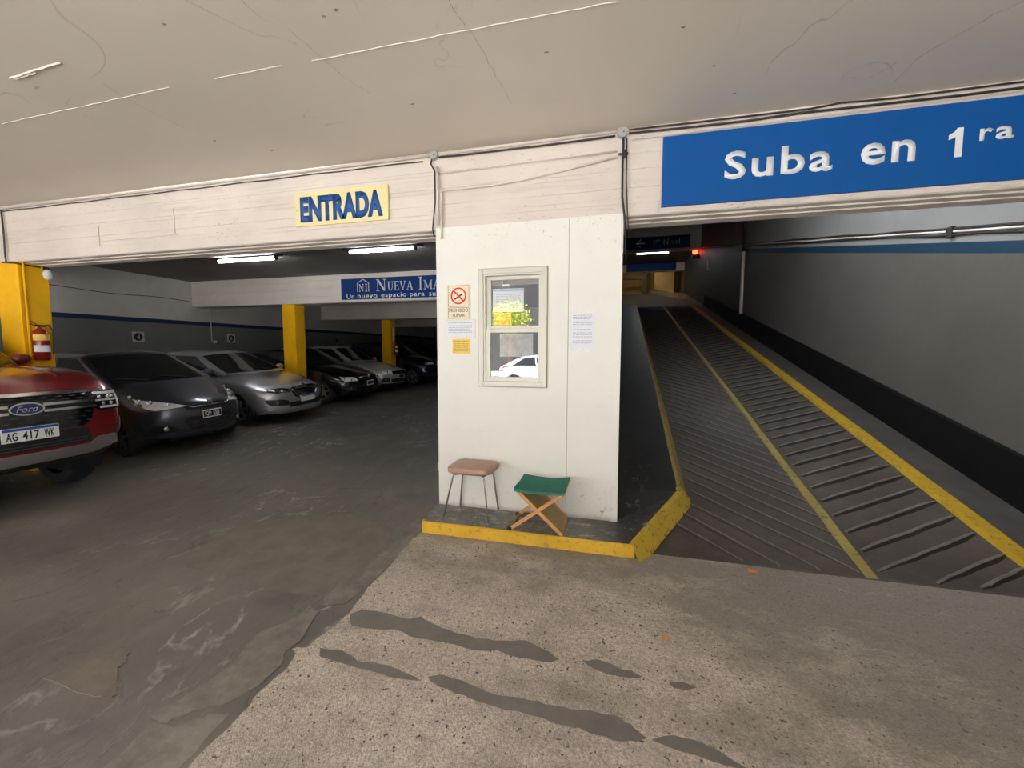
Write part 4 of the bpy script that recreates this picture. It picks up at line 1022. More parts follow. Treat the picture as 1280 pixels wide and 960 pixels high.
for (tx, ty, fx, fy) in ((-.155, -.135, -.235, -.170), (.150, -.135, .205, -.200), (-.155, .13, -.190, .135), (.150, .13, .205, .135)):
    bm = bmesh.new(); tube(bm, [(tx * .7, ty * .7, .408), (tx * .95, ty * .95, .404), (tx, ty, .385), (fx, fy, .004)], .0085, 8); l_ = obj('leg', bm, 'leg_chrome', t, smooth=True, sharp=1)
    bm = bmesh.new(); tube(bm, [(fx, fy, .0), (fx - (fx - tx) * .04, fy - (fy - ty) * .04, .015)], .0105, 8); obj('foot_cap', bm, 'leg_chrome', l_)

t = thing('folding_stool', 'folding wooden camp stool with a green canvas seat', 'stool', (-.64, 3.585, K))
def bar(a, b, w, h, m, name='leg', side=(0, 1, 0)):
    a, b = Vector(a), Vector(b); d = (b - a).normalized(); s_ = Vector(side); n = d.cross(s_).normalized()
    bm = bmesh.new()
    c = [s_ * w / 2 + n * h / 2, s_ * w / 2 - n * h / 2, -s_ * w / 2 - n * h / 2, -s_ * w / 2 + n * h / 2]
    hexa(bm, [a + x for x in c], [b + x for x in c]); bmesh.ops.bevel(bm, geom=bm.edges[:], offset=.002, segments=1, affect='EDGES')
    return obj(name, bm, m, t)
YF, YK = -.215, .165
bar((-.19, YF, .375), (.205, YF + .015, .008), .018, .030, 'wood'); bar((.205, YF - .02, .365), (-.25, YF + .04, .008), .018, .030, 'wood')
bar((-.19, YK, .375), (.205, YK, .008), .018, .030, 'wood'); bar((.205, YK + .02, .375), (-.25, YK - .02, .008), .018, .030, 'wood')
bar((-.245, YF + .03, .018), (-.245, YK - .02, .018), .026, .02, 'wood_dark', 'cross_bar', (1, 0, 0))
bar((.195, YF + .02, .02), (.195, YK, .02), .026, .02, 'wood', 'cross_bar', (1, 0, 0))
bar((-.19, YF, .372), (-.19, YK, .372), .028, .018, 'wood', 'top_rail', (1, 0, 0)); bar((.21, YF - .02, .372), (.21, YK + .02, .372), .028, .018, 'wood', 'top_rail', (1, 0, 0))
for yy in (YF + .045, YK - .02):
    obj('foot_cap', bx(-.275, -.235, yy - .022, yy + .022, 0, .028, bev=.004), 'black_plastic', t)
def cloth(name, m, P, nu, nv, sagf, th=.003):
    bm = bmesh.new(); G = []
    for i in range(nu + 1):
        row = []
        for j in range(nv + 1):
            u, v = i / nu, j / nv
            a = Vector(P[0]).lerp(Vector(P[1]), u); b = Vector(P[3]).lerp(Vector(P[2]), u); p = a.lerp(b, v) + Vector((0, 0, sagf(u, v))); row.append(bm.verts.new(p))
        G.append(row)
    for i in range(nu):
        for j in range(nv): bm.faces.new((G[i][j], G[i + 1][j], G[i + 1][j + 1], G[i][j + 1]))
    r = bmesh.ops.solidify(bm, geom=bm.faces[:], thickness=th); bmesh.ops.recalc_face_normals(bm, faces=bm.faces[:])
    return obj(name, bm, m, t, smooth=True, sharp=1.0)
cloth('seat', 'canvas_green', [(-.205, YF - .02, .388), (.222, YF - .03, .388), (.222, YK + .03, .388), (-.205, YK + .03, .388)], 14, 10, lambda u, v: -.014 * max(0, math.sin(math.pi * u)) ** .8 + .004 * math.sin(9 * v + 4 * u))
o = cloth('seat_hem', 'canvas_green', [(-.204, YF - .021, .388), (.222, YF - .031, .388), (.222, YF - .033, .366), (-.200, YF - .023, .362)], 12, 2, lambda u, v: -.014 * max(0, math.sin(math.pi * u)) ** .8 * (1 - .3 * v))
cloth('side_hem', 'canvas_green', [(.222, YF - .03, .388), (.226, YK + .03, .388), (.214, YK + .02, .345), (.214, YF - .02, .345)], 6, 2, lambda u, v: 0)
cloth('back_panel', 'canvas_tan', [(-.175, YF + .02, .35), (-.175, YK - .01, .35), (.200, YK - .01, .022), (.200, YF + .03, .022)], 10, 12, lambda u, v: -.03 * math.sin(math.pi * v) * 0 + .003 * math.sin(7 * u + 5 * v))['label'] = 'tan canvas panel between the legs'

# small litter
bm = bmesh.new(); hexa(bm, [(.955, 3.335, .009), (1.02, 3.33, .009), (1.025, 3.37, .009), (.965, 3.375, .009)], [(.955, 3.335, .014), (1.02, 3.33, .018), (1.025, 3.37, .012), (.965, 3.375, .020)])
tag(obj('litter_scrap', bm, 'scrap'), 'orange scrap of litter at the foot of the ramp', 'litter')
bm = bmesh.new(); hexa(bm, [(.262, 2.40, .006), (.30, 2.41, .006), (.295, 2.45, .006), (.268, 2.44, .006)], [(.262, 2.40, .009), (.30, 2.41, .016), (.295, 2.45, .010), (.268, 2.44, .018)])
tag(obj('dry_leaf', bm, 'wood'), 'small dry brown leaf on the aggregate slab', 'leaf')

# ================================================================ CARS
def smooth(x): x = max(0., min(1., x)); return x * x * (3 - 2 * x)
def lin(tab, x):
    if x <= tab[0][0]: return tab[0][1]
    for (a, b), (c, d) in zip(tab, tab[1:]):
        if x <= c: return b + (d - b) * (x - a) / (c - a)
    return tab[-1][1]
def sm(tab, x, w=.05): return sum(lin(tab, x + k * w) for k in (-1, -.5, 0, .5, 1)) / 5
class Shell:
    """rounded box surface put through a shaping function; x forward (0 = nose), z up"""
    def __init__(s, L, W, H, r, fn): s.L, s.W, s.H, s.r, s.fn = L, W, H, r, fn
    def map(s, p):
        x, y, z = p; L, W, H = s.L, s.W, s.H; rx, ry, rz = s.r
        qx = max(-L + rx, min(-rx, x)); qy = max(-W / 2 + ry, min(W / 2 - ry, y)); qz = max(rz * .3, min(H - rz, z))
        dx, dy, dz = (x - qx) / rx, (y - qy) / ry, (z - qz) / rz
        l = math.sqrt(dx * dx + dy * dy + dz * dz)
        if l > 1e-9: x, y, z = qx + dx / l * rx * min(1, l), qy + dy / l * ry * min(1, l), qz + dz / l * rz * min(1, l)
        return Vector(s.fn(x, y, z))
    def front(s, u, v):
        x, y, z = 0., u, v
        if v > s.H: x -= v - s.H; z = s.H
        if abs(u) > s.W / 2: x -= abs(u) - s.W / 2; y = math.copysign(s.W / 2, u)
        return (x, y, z)
    def side(s, sg):
        def f(u, v):
            if v > s.H: return (u, sg * (s.W / 2 - (v - s.H)), s.H)
            return (u, sg * s.W / 2, v)
        return f
    def top(s, u, v): return (u, v, s.H)
    def back(s, u, v): return (-s.L, u, v)
    def surf(s, face, u, v, d=0):
        e = .004
        p = s.map(face(u, v)); a = s.map(face(u + e, v)) - s.map(face(u - e, v)); b = s.map(face(u, v + e)) - s.map(face(u, v - e))
        n = a.cross(b)
        if n.length < 1e-9: return p
        n.normalize()
        c = Vector((-s.L / 2, 0, s.fn(-s.L / 2, 0, s.H / 2)[2]))
        if face == s.front or getattr(face, '__func__', None) is Shell.front:
            if n.x < 0 and (abs(n.x) > .3 or n.dot(p - c) < 0): n = -n
        elif n.dot(p - c) < 0: n = -n
        return p + n * d
    def mesh(s, nx, ny, nz, arches=()):
        L, W, H = s.L, s.W, s.H
        bm = bmesh.new(); V = {}
        def uni(a, b, n): return [a + (b - a) * i / n for i in range(n + 1)]
        X = uni(-L, 0, nx); Y = uni(-W / 2, W / 2, ny); Z = uni(0, H, nz)
        # finer near the rounded ends
        X = sorted(set([round(x, 5) for x in X] + [round(-L + L * k / nx / 3, 5) for k in (1, 2)] + [round(-L * k / nx / 3, 5) for k in (1, 2, 4, 5)]))
        def vert(p):
            k = tuple(round(c, 4) for c in p)
            if k not in V: V[k] = bm.verts.new(p)
            return V[k]
        def grid(A, B, f):
            for a, b in zip(A, A[1:]):
                for c, d in zip(B, B[1:]): bm.faces.new((vert(f(a, c)), vert(f(b, c)), vert(f(b, d)), vert(f(a, d))))
        grid(X, Y, lambda a, b: (a, b, 0)); grid(X, Y, lambda a, b: (a, b, H))
        grid(X, Z, lambda a, b: (a, -W / 2, b)); grid(X, Z, lambda a, b: (a, W / 2, b))
        grid(Y, Z, lambda a, b: (0, a, b)); grid(Y, Z, lambda a, b: (-L, a, b))
        for (xa, ra, inv) in arches:
            n = 16; P = [inv(xa + ra * math.cos(2 * math.pi * k / n), ra * math.sin(2 * math.pi * k / n)) for k in range(n)]
            for i in range(n):
                a, b = P[i], P[(i + 1) % n]
                d = Vector((b[0] - a[0], 0, b[1] - a[1])); nn = Vector((-d.z, 0, d.x))
                if nn.length < 1e-6: continue
                fs = [f for f in bm.faces if abs(f.calc_center_median().x - xa) < ra + .25 and (abs(abs(f.calc_center_median().y) - W / 2) < 1e-3)]
                geom = list({v for f in fs for v in f.verts}) + list({e for f in fs for e in f.edges}) + fs
                bmesh.ops.bisect_plane(bm, geom=geom, plane_co=(a[0], 0, a[1]), plane_no=nn, dist=1e-5)
            def inside(x, z):
                c = False; j = n - 1
                for i in range(n):
                    if (P[i][1] > z) != (P[j][1] > z) and x < (P[j][0] - P[i][0]) * (z - P[i][1]) / (P[j][1] - P[i][1]) + P[i][0]: c = not c
                    j = i
                return c
            dead = []
            for f in bm.faces:
                c = f.calc_center_median()
                if abs(abs(c.y) - W / 2) < 1e-3 and inside(c.x, c.z): dead.append(f)
                elif c.z < 1e-4 and abs(c.x - xa) < ra * .93 and abs(c.y) > W / 2 - .27: dead.append(f)
            bmesh.ops.delete(bm, geom=dead, context='FACES')
        for v in bm.verts: v.co = s.map(v.co)
        bmesh.ops.recalc_face_normals(bm, faces=bm.faces[:])
        return bm
    def overlay(s, name, face, poly, d, m, parent, seg=.06, inset=-.006, label=None):
        bm = bmesh.new()
        vs = [bm.verts.new((u, v, 0)) for u, v in poly]; bm.faces.new(vs)
        bmesh.ops.triangulate(bm, faces=bm.faces[:])
        for ax in (0, 1):
            lo = min(p[ax] for p in poly); hi = max(p[ax] for p in poly); n = max(1, int((hi - lo) / seg))
            for i in range(1, n):
                c = lo + (hi - lo) * i / n; co = (c, 0, 0) if ax == 0 else (0, c, 0); no = (1, 0, 0) if ax == 0 else (0, 1, 0)
                bmesh.ops.bisect_plane(bm, geom=bm.verts[:] + bm.edges[:] + bm.faces[:], plane_co=co, plane_no=no, dist=1e-6)
        if face == s.front:     # lines where the unfolded face turns the corner
            for co, no in (((s.W / 2, 0, 0), (1, 0, 0)), ((-s.W / 2, 0, 0), (1, 0, 0)), ((0, s.H, 0), (0, 1, 0))):
                bmesh.ops.bisect_plane(bm, geom=bm.verts[:] + bm.edges[:] + bm.faces[:], plane_co=co, plane_no=no, dist=1e-6)
        edges = [e for e in bm.edges if len(e.link_faces) == 1]
        uv = {v: (v.co.x, v.co.y) for v in bm.verts}
        low = {}
        for e in edges:
            for v in e.verts:
                if v not in low: low[v] = bm.verts.new(s.surf(face, *uv[v], inset))
        for v, (a, b) in uv.items(): v.co = s.surf(face, a, b, d)
        for e in edges: bm.faces.new((e.verts[0], e.verts[1], low[e.verts[1]], low[e.verts[0]]))
        bmesh.ops.recalc_face_normals(bm, faces=bm.faces[:])
        o = obj(name, bm, m, parent, smooth=True, sharp=.7)
        if label: o['label'] = label
        return o
def ell(cu, cv, a, b, n=18, rot=0): return [(cu + a * math.cos(t) * math.cos(rot) - b * math.sin(t) * math.sin(rot), cv + a * math.cos(t) * math.sin(rot) + b * math.sin(t) * math.cos(rot)) for t in [2 * math.pi * k / n for k in range(n)]]
def rect(u0, u1, v0, v1): return [(u0, v0), (u1, v0), (u1, v1), (u0, v1)]
def mir(p): return [(-u, v) for u, v in p][::-1]

WHEELS = {}
def wheel(parent, x, y, r, w, spokes=5, rim='alloy', frac=.66):
    """tyre with a rim as sub-part; outer side towards sign of y"""
    sg = 1 if y > 0 else -1
    key = (r, w, spokes, rim, frac, sg)
    if key not in WHEELS:
        bm = bmesh.new(); rr = r * frac; h = w / 2
        lathe(bm, [(rr, -h * .9), (r * .90, -h), (r * .975, -h * .82), (r, -h * .45), (r, h * .45), (r * .975, h * .82), (r * .90, h), (rr, h * .9), (rr * .97, h * .5), (rr * .97, -h * .5)], 28, 'y', cap=False)
        me = bpy.data.meshes.new('wheel'); [setattr(f, 'smooth', True) for f in bm.faces]; bm.to_mesh(me); bm.free(); me.materials.append(M['rubber'])
        bm = bmesh.new(); o_ = sg * h
        lathe(bm, [(rr, o_ * .55), (rr, o_ * .9), (rr * .93, o_ * .92), (rr * .90, o_ * .5), (rr * .90, -o_ * .5)], 28, 'y', cap=False)
        lathe(bm, [(rr * .9, 0), (rr * .9, o_ * .15)], 20, 'y')
        for f in bm.faces: f.material_index = 0
        nd = len(bm.faces)
        lathe(bm, [(rr * .22, o_ * .3), (rr * .22, o_ * .86), (rr * .16, o_ * .92)], 14, 'y')
        for k in range(spokes):
            a = 2 * math.pi * k / spokes + .3; c, s_ = math.cos(a), math.sin(a); wd = rr * (.13 if spokes > 6 else .2)
            def P(t, q, yy): return (c * t - s_ * q, yy, s_ * t + c * q)
            hexa(bm, [P(rr * .18, wd * .8, o_ * .55), P(rr * .95, wd * .55, o_ * .55), P(rr * .95, -wd * .55, o_ * .55), P(rr * .18, -wd * .8, o_ * .55)],
                 [P(rr * .18, wd * .7, o_ * .86), P(rr * .95, wd * .45, o_ * .9), P(rr * .95, -wd * .45, o_ * .9), P(rr * .18, -wd * .7, o_ * .86)])
        me2 = bpy.data.meshes.new('rim'); bm.to_mesh(me2); bm.free(); me2.materials.append(M[rim]); me2.materials.append(M['black_plastic'])
        for p in me2.polygons:
            if abs(p.center.y) < h * .2 and p.area > .02: p.material_index = 1
        WHEELS[key] = (me, me2)
    me, me2 = WHEELS[key]
    o = bpy.data.objects.new('wheel', me); COL.objects.link(o); o.parent = parent; o.location = (x, y, r)
    q = bpy.data.objects.new('rim', me2); COL.objects.link(q); q.parent = o
    return o

def make_car(name, label, cat, pos, sp, rotz=0.0, tilt=True):
    x, y = pos
    t = thing(name, label, cat, (x, y, zf(y)), (math.atan(FS) if tilt and 3.6 < y < 11 else 0, 0, rotz))
    L, W = sp['L'], sp['W']; H = .8
    top, bot, sidep, fprof = sp['top'], sp['bot'], sp['sidep'], sp['fprof']
    rprof = sp.get('rprof', [(.2, .1), (.5, 0), (1.0, .06)])
    bow, xf, cr, plan = sp['bow'], sp.get('xf', 1.0), sp.get('crown', .05), sp['plan']
    def fn(x, y, z):
        t_ = z / H; k = min(1, abs(y) / (W / 2))
        T = sm(top, x) - cr * k ** 2.2 * smooth(t_ * 1.2); b = sm(bot, x)
        Z = b + t_ * (T - b)
        Y = y * sm(sidep, t_, .04) * sm(plan, x, .12)
        wf = smooth((x + xf) / xf); wr = smooth((-L + .8 - x) / .8)
        X = x + wf * (sm(fprof, Z, .03) - bow * k ** 2.4) + wr * (sm(rprof, Z, .03) + .10 * k ** 2.4)
        return (X, Y, Z)
    sh = Shell(L, W, H, sp.get('r', (.16, .16, .10)), fn)
    def inv(xx, zz_c):
        return lambda X, Z: (X, (Z - sm(bot, X)) / (sm(top, X) - sm(bot, X)) * H)
    wr_ = sp['wr']; ra = wr_ + sp.get('gap', .045)
    def arch_inv(dx, dz):     # real circle -> parameter plane
        Z = wr_ + dz; b = sm(bot, dx); return (dx, (Z - b) / (sm(top, dx) - b) * H)
    arches = [(xa, ra, lambda a, b: arch_inv(a, b)) for xa in sp['axles']]
    body = obj('body', sh.mesh(int(L / .11), 18, 14, arches), sp['paint'], t, smooth=True, sharp=.9)
    for xa in sp['axles']:
        for sg in (-1, 1):
            bm = bmesh.new(); n = 14; yo = sg * (W / 2 * .97 - .012); yi = sg * (W / 2 - .34)
            ring = []
            for k in range(n + 1):
                a = math.pi * (-.12 + 1.24 * k / n); ring.append([bm.verts.new((xa + (ra + .008) * math.cos(a), yy, wr_ + (ra + .008) * math.sin(a))) for yy in (yo, yi)])
            for a, b in zip(ring, ring[1:]): bm.faces.new((a[0], b[0], b[1], a[1]))
            bm.faces.new([r_[1] for r_ in ring])
            obj('wheel_arch_liner', bm, 'black_plastic', t)
            wheel(t, xa, sg * (W / 2 - sp['ww'] / 2 - .02), wr_, sp['ww'], sp.get('spokes', 5), sp.get('rim', 'alloy'))
    pk = L > 5; obj('underbody', bx(sp['axles'][1] - .6, sp['axles'][0] + (.25 if pk else .55), -W / 2 + .36, W / 2 - .36, .34 if pk else .2, .5), 'black_plastic', t)
    if pk: obj('side_step', merge(bx(-3.6, -1.45, .62, .84, .22, .46, bev=.02), bx(-3.6, -1.45, -.84, -.62, .22, .46, bev=.02), bx(-5.0, -4.7, -.8, .8, .40, .62, bev=.02)), 'black_plastic', t)['kind'] = 'stuff'
    # greenhouse
    g = sp['gh']; Lg, Wg, Hg = g['L'], g['W'], g['H']; xc, zb = g['x'], g['z']
    def gfn(x, y, z):
        t_ = z / Hg; k = abs(y) / (Wg / 2)
        ln = Lg - (g['sf'] + g['sr']) * t_
        X = xc - g['sf'] * t_ * (1 + .12 * (1 - t_)) + x * ln / Lg - g.get('bow', .10) * k ** 2 * smooth((x + .8) / .8)
        arch = sm(g['arch'], x / Lg, .04)
        Z = zb + t_ * (Hg + arch - .05 * k ** 2)
        Y = y * (1 - g['tum'] * max(0, t_) ** 1.2)
        return (X, Y, Z)
    gs = Shell(Lg, Wg, Hg, (.09, .09, .08), gfn)
    gh = obj('cabin', gs.mesh(int(Lg / .13), 14, 8), sp['paint'], t, smooth=True, sharp=.9)
    wsh = Wg / 2
    gs.overlay('windshield', gs.front, [(-wsh + .05, .04), (wsh - .05, .04), (wsh - .08, Hg - .05), (-wsh + .08, Hg - .05)], .004, 'car_glass', t, .10)
    for sg in (-1, 1):
        f = gs.side(sg)
        for (a, b, c, d) in g['wins']:
            gs.overlay('side_window', f, [(a, .04), (b, .04), (c, Hg - .055), (d, Hg - .055)], .004, 'car_glass', t, .12)
    gs.overlay('rear_window', gs.back, rect(-wsh + .12, wsh - .12, .06, Hg - .08), .004, 'car_glass', t, .2)
    # wipers
    for yy in (-.3, .25):
        bm = bmesh.new(); a = gs.surf(gs.front, yy, .05, .02); b = gs.surf(gs.front, yy - .35, .10, .016); tube(bm, [a, b], .007, 5); obj('wiper', bm, 'black_plastic', t)
    # mirrors
    for sg in (-1, 1):
        mx, mz = g['mir']; yy = sg * (sp.get('mw', W / 2) + .10)
        bm = bmesh.new(); bmesh.ops.create_uvsphere(bm, u_segments=14, v_segments=8, radius=1)
        for v in bm.verts: v.co = Vector((v.co.x * .075 + mx, v.co.y * .10 + yy, v.co.z * .075 + mz))
        m_ = obj('mirror', bm, sp.get('mirp', sp['paint']), t, smooth=True)
        bm = bmesh.new(); tube(bm, [(mx + .01, yy - sg * .08, mz - .04), (mx + .03, yy - sg * .20, mz - .07)], .018, 6); obj('mirror_arm', bm, 'black_plastic', m_)
    # door seams and handles
    for sg in (-1, 1):
        f = sh.side(sg)
        for xx in sp.get('seams', ()):
            sh.overlay('door_seam', f, rect(xx - .004, xx + .004, .14, H - .02), .002, 'black_plastic', t, .2)
        for xx in sp.get('handles', ()):
            sh.overlay('door_handle', f, rect(xx - .09, xx + .09, H * .80, H * .84), .022, sp['paint'], t, .1)
        sh.overlay('sill', f, rect(sp['axles'][1] + ra + .03, sp['axles'][0] - ra - .03, .03, .11), .008, 'black_plastic', t, .3)
    return t, sh, gs
def plate(t, y, z, w, h, bg, txt, inkm, xs, tilt=0, band=None, ink2=None):
    """registration plate facing +x at local x = xs"""
    o = obj('license_plate', bx(xs - .012, xs, y - w / 2, y + w / 2, z - h / 2, z + h / 2, bev=.003), bg, t)
    if band: obj('plate_band', bx(xs - .002, xs + .001, y - w / 2 + .006, y + w / 2 - .006, z + h / 2 - .030, z + h / 2 - .004), band, o)
    if ink2: obj('plate_field', bx(xs - .002, xs + .001, y - w / 2 + .008, y + w / 2 - .008, z - h / 2 + .02, z + h / 2 - .02), ink2, o)
    zt = z + h / 2 - (.040 if band else .026); zb_ = z - h / 2 + (.014 if band else .026)
    n = sum(1 for c in txt)
    if txt: 
        x0_, x1_ = y - w / 2 + .03, y + w / 2 - .03; parts = txt.split(' '); tot = sum(len(p) for p in parts) + .6 * (len(parts) - 1); u = (x1_ - x0_) / tot; xx = x0_
        for p in parts:
            obj('plate_lettering', text_bm(p, xx, xx + u * len(p) - .010, zb_, zt, .0015, .018, facing='+x', y=xs + .001, spacing=1.1), inkm, o); xx += u * (len(p) + .6)
    return o
def ball(t, name, p, r, m, sx=.4):
    bm = bmesh.new(); bmesh.ops.create_uvsphere(bm, u_segments=12, v_segments=8, radius=r)
    for v in bm.verts: v.co = Vector((v.co.x * sx, v.co.y, v.co.z)) + Vector(p)
    return obj(name, bm, m, t, smooth=True)
def P_(sh, poly, top, bot, H=.8):
    """front-face polygon given in real (y, z) -> parameter plane (rough inverse at the nose)"""
    b = sm(bot, -.02); T = sm(top, -.02)
    return [(y, (z - b) / (T - b) * H) for y, z in poly]
def headlight(t, sh, face, poly, m='lamp_glass', balls=(), d=.010, dark=None, label=None):
    o = sh.overlay('headlight', face, poly, d, m, t, .05)
    for (u, v, r) in balls: ball(o, 'reflector', sh.surf(face, u, v, d), r, 'lamp_bright')
    return o

# ---- red pickup
sp = dict(L=5.2, W=1.84, paint='car_red', wr=.385, ww=.255, axles=(-.90, -4.15), gap=.06, spokes=6, rim='alloy',
    top=[(-5.2, 1.30), (-1.5, 1.46), (-.9, 1.45), (-.35, 1.39), (-.12, 1.30), (0, 1.22)], bot=[(-5.2, .55), (-4.6, .42), (-1.2, .42), (-.5, .40), (0, .44)],
    sidep=[(0, .90), (.2, .97), (.45, 1), (.75, 1), (.92, .97), (1, .93)], plan=[(-5.2, .94), (-1.9, .94), (-1.45, 1), (-.5, 1.01), (0, 1.0)],
    fprof=[(.40, -.10), (.55, .0), (.70, .02), (.85, 0), (1.1, -.02), (1.25, -.07)], bow=.13, xf=.9, crown=.02, r=(.11, .11, .07),
    gh=dict(L=2.45, W=1.62, H=.54, x=-1.35, z=1.37, sf=.72, sr=.15, tum=.14, arch=[(-1, 0), (-.5, .03), (0, 0)], bow=.12, wins=[(-1.2, -.12, -.12, -1.2), (-2.2, -1.28, -1.28, -2.2)], mir=(-1.75, 1.52)),
    seams=(-1.35, -2.4), handles=(-2.2,), mw=.76)
RX, RY = -5.77, 2.835
t, sh, gs = make_car('pickup_truck', 'dark red pickup truck with chrome grille cut off by the left edge', 'pickup truck', (RX, RY), sp, tilt=False)
f = sh.front; b0, T0 = sm(sp['bot'], 0), sm(sp['top'], 0)
def q(y, z): return (y, (z - b0) / (T0 - b0) * .8)
def Q(*pts): return [q(*p) for p in pts]
gr = sh.overlay('grille', f, Q((-.56, .86), (-.46, .80), (.46, .80), (.56, .86), (.60, 1.03), (.58, 1.175), (-.58, 1.175), (-.60, 1.03)), .006, 'gloss_black', t, .06)
sh.overlay('grille_trim', f, Q((-.60, 1.165), (.60, 1.165), (.60, 1.19), (-.60, 1.19)), .026, 'chrome', gr, .06)
for (z0, z1) in ((1.065, 1.09), (1.000, 1.025)):
    for s_ in (1, -1): sh.overlay('grille_bar', f, Q(*[(s_ * a, b) for a, b in ((.13, z0), (.60, z0), (.60, z1), (.13, z1))]), .034, 'chrome', gr, .06)
sh.overlay('grille_bar', f, Q((-.60, 1.027), (.60, 1.027), (.60, 1.063), (-.60, 1.063)), .014, 'black_plastic', gr, .06)
for k in range(9):    # textured mesh of the grille
    for z_ in (.86, .91, .96, 1.115, 1.145):
        u_ = -.5 + k * .125 + (.06 if int(z_ * 100) % 2 else 0)
        sh.overlay('grille_cell', f, Q((u_, z_), (u_ + .05, z_ - .006), (u_ + .07, z_), (u_ + .05, z_ + .008)), .012, 'steel_dark', gr, .2)
bd = sh.overlay('badge', f, [q(*p) for p in ell(0, 1.045, .135, .062, 24)], .044, 'chrome', gr, .1)
sh.overlay('badge_field', f, [q(*p) for p in ell(0, 1.045, .118, .050, 24)], .047, 'badge_blue', gr, .1)
pz = sh.surf(f, *q(0, 1.045), .048)
o = obj('badge_script', text_bm('Ford', -.085, .085, pz.z - .027, pz.z + .03, .002, .0, facing='+x', y=pz.x, shear=.35), 'chrome', gr)
for s_ in (1, -1):
    def mq(pts): return [q(s_ * a, b) for a, b in pts]
    hl = sh.overlay('headlight', f, mq([(.60, .985), (.66, .955), (.90, .95), (.97, .99), (.99, 1.15), (.96, 1.185), (.60, 1.175)]), .008, 'lamp_dark', t, .05)
    for pts in ([(.62, 1.135), (.93, 1.135), (.93, 1.165), (.62, 1.165)], [(.90, .985), (.95, .985), (.95, 1.165), (.90, 1.165)], [(.66, .975), (.93, .975), (.93, 1.00), (.66, 1.00)], [(.62, 1.06), (.86, 1.06), (.86, 1.08), (.62, 1.08)]):
        sh.overlay('light_strip', f, mq(pts), .018, 'lamp_glass', hl, .06)
    for (a, b) in ((.67, 1.105), (.77, 1.105), (.83, 1.105), (.70, 1.03), (.79, 1.03)): ball(hl, 'reflector', sh.surf(f, *q(s_ * a, b), .010), .020, 'lamp_bright')
    sh.overlay('bumper_vent', f, mq([(.86, .66), (.93, .66), (.95, .84), (.90, .84)]), .010, 'black_plastic', t, .06)
    fg = sh.overlay('fog_lamp', f, mq([(.93, .68), (.98, .68), (.98, .82), (.93, .82)]), .012, 'lamp_glass', t, .06)
    sh.overlay('vent_blade', f, mq([(.78, .745), (.92, .765), (.92, .78), (.78, .76)]), .012, 'black_plastic', t, .06)
lg = sh.overlay('lower_grille', f, Q((-.56, .62), (.56, .62), (.50, .79), (-.50, .79)), .006, 'black_plastic', t, .06)
for z_ in (.64, .67): sh.overlay('grille_bar', f, Q((-.5, z_), (.5, z_), (.5, z_ + .012), (-.5, z_ + .012)), .012, 'steel_dark', lg, .1)
sh.overlay('bumper_guard', f, Q((-.84, .56), (-.60, .50), (.60, .50), (.84, .56), (.80, .66), (.62, .655), (.54, .595), (-.54, .595), (-.62, .655), (-.80, .66)), .035, 'satin', t, .06, label='silver lower bumper guard')
sh.overlay('valance', f, Q((-.80, .42), (.80, .42), (.84, .50), (-.84, .50)), .012, 'black_plastic', t, .1)
pz = sh.surf(f, *q(0, .82), 0)
pl = plate(t, .0, .805, .43, .138, 'plate_white', 'AG 417 WK', 'ink', pz.x + .055, band='plate_blue')
obj('plate_holder', bx(pz.x - .02, pz.x + .045, -.2, .24, .73, .88), 'black_plastic', t)
sh.overlay('hood_seam', sh.top, [(-1.30, .62), (-.20, .70), (-.20, .712), (-1.30, .632)], .002, 'black_plastic', t, .2)
sh.overlay('hood_ridge', sh.top, [(-1.28, .40), (-.25, .46), (-.25, .52), (-1.28, .50)], .012, 'car_red', t, .1)
for sg in (1, -1):
    fs_ = sh.side(sg)
    for xa in (-.90, -4.15):
        arcp = [(xa + .54 * math.cos(a), .385 + .54 * math.sin(a)) for a in [math.pi * k / 12 for k in range(13)]] + [(xa + .47 * math.cos(a), .385 + .47 * math.sin(a)) for a in [math.pi * (12 - k) / 12 for k in range(13)]]
        pp = []
        for X_, Z_ in arcp:
            b_ = sm(sp['bot'], X_); pp.append((X_, max(.02, (max(Z_, b_ + .02) - b_) / (sm(sp['top'], X_) - b_) * .8)))
        sh.overlay('wheel_arch_flare', fs_, pp, .030, 'car_red', t, .1)

def std(label_, name_, pos, **k):
    pass
# ---- slate grey small hatchback (monovolume)
sp = dict(L=3.9, W=1.69, paint='car_slate', wr=.295, ww=.185, axles=(-.80, -3.30), spokes=9, rim='steel_dark',
    top=[(-3.9, 1.12), (-1.3, 1.12), (-.85, 1.09), (-.45, .96), (-.2, .86), (0, .80)], bot=[(-3.9, .3), (-3.3, .2), (-.9, .2), (-.4, .22), (0, .27)],
    sidep=[(0, .90), (.15, .97), (.4, 1), (.7, 1), (.9, .97), (1, .90)], plan=[(-3.9, .95), (-1.2, 1), (-.5, .99), (-.2, .95), (0, .90)],
    fprof=[(.25, -.09), (.4, -.02), (.55, 0), (.7, -.01), (.85, -.08), (1.0, -.15)], bow=.34, xf=1.0, crown=.05, r=(.2, .2, .10),
    gh=dict(L=3.0, W=1.54, H=.50, x=-.78, z=1.05, sf=1.02, sr=.35, tum=.16, arch=[(-1, -.03), (-.6, .03), (0, 0)], bow=.16, wins=[(-1.35, -.30, -.20, -1.35), (-2.5, -1.43, -1.43, -2.4)], mir=(-1.28, 1.13)),
    seams=(-1.25, -2.2), handles=(-2.05, -3.0), mw=.80)
t, sh, gs = make_car('hatchback', 'dark slate-grey small hatchback parked next to the red pickup', 'car', (-6.34, 5.30), sp, rotz=R(-5))
f = sh.front; b0, T0 = sm(sp['bot'], 0), sm(sp['top'], 0)
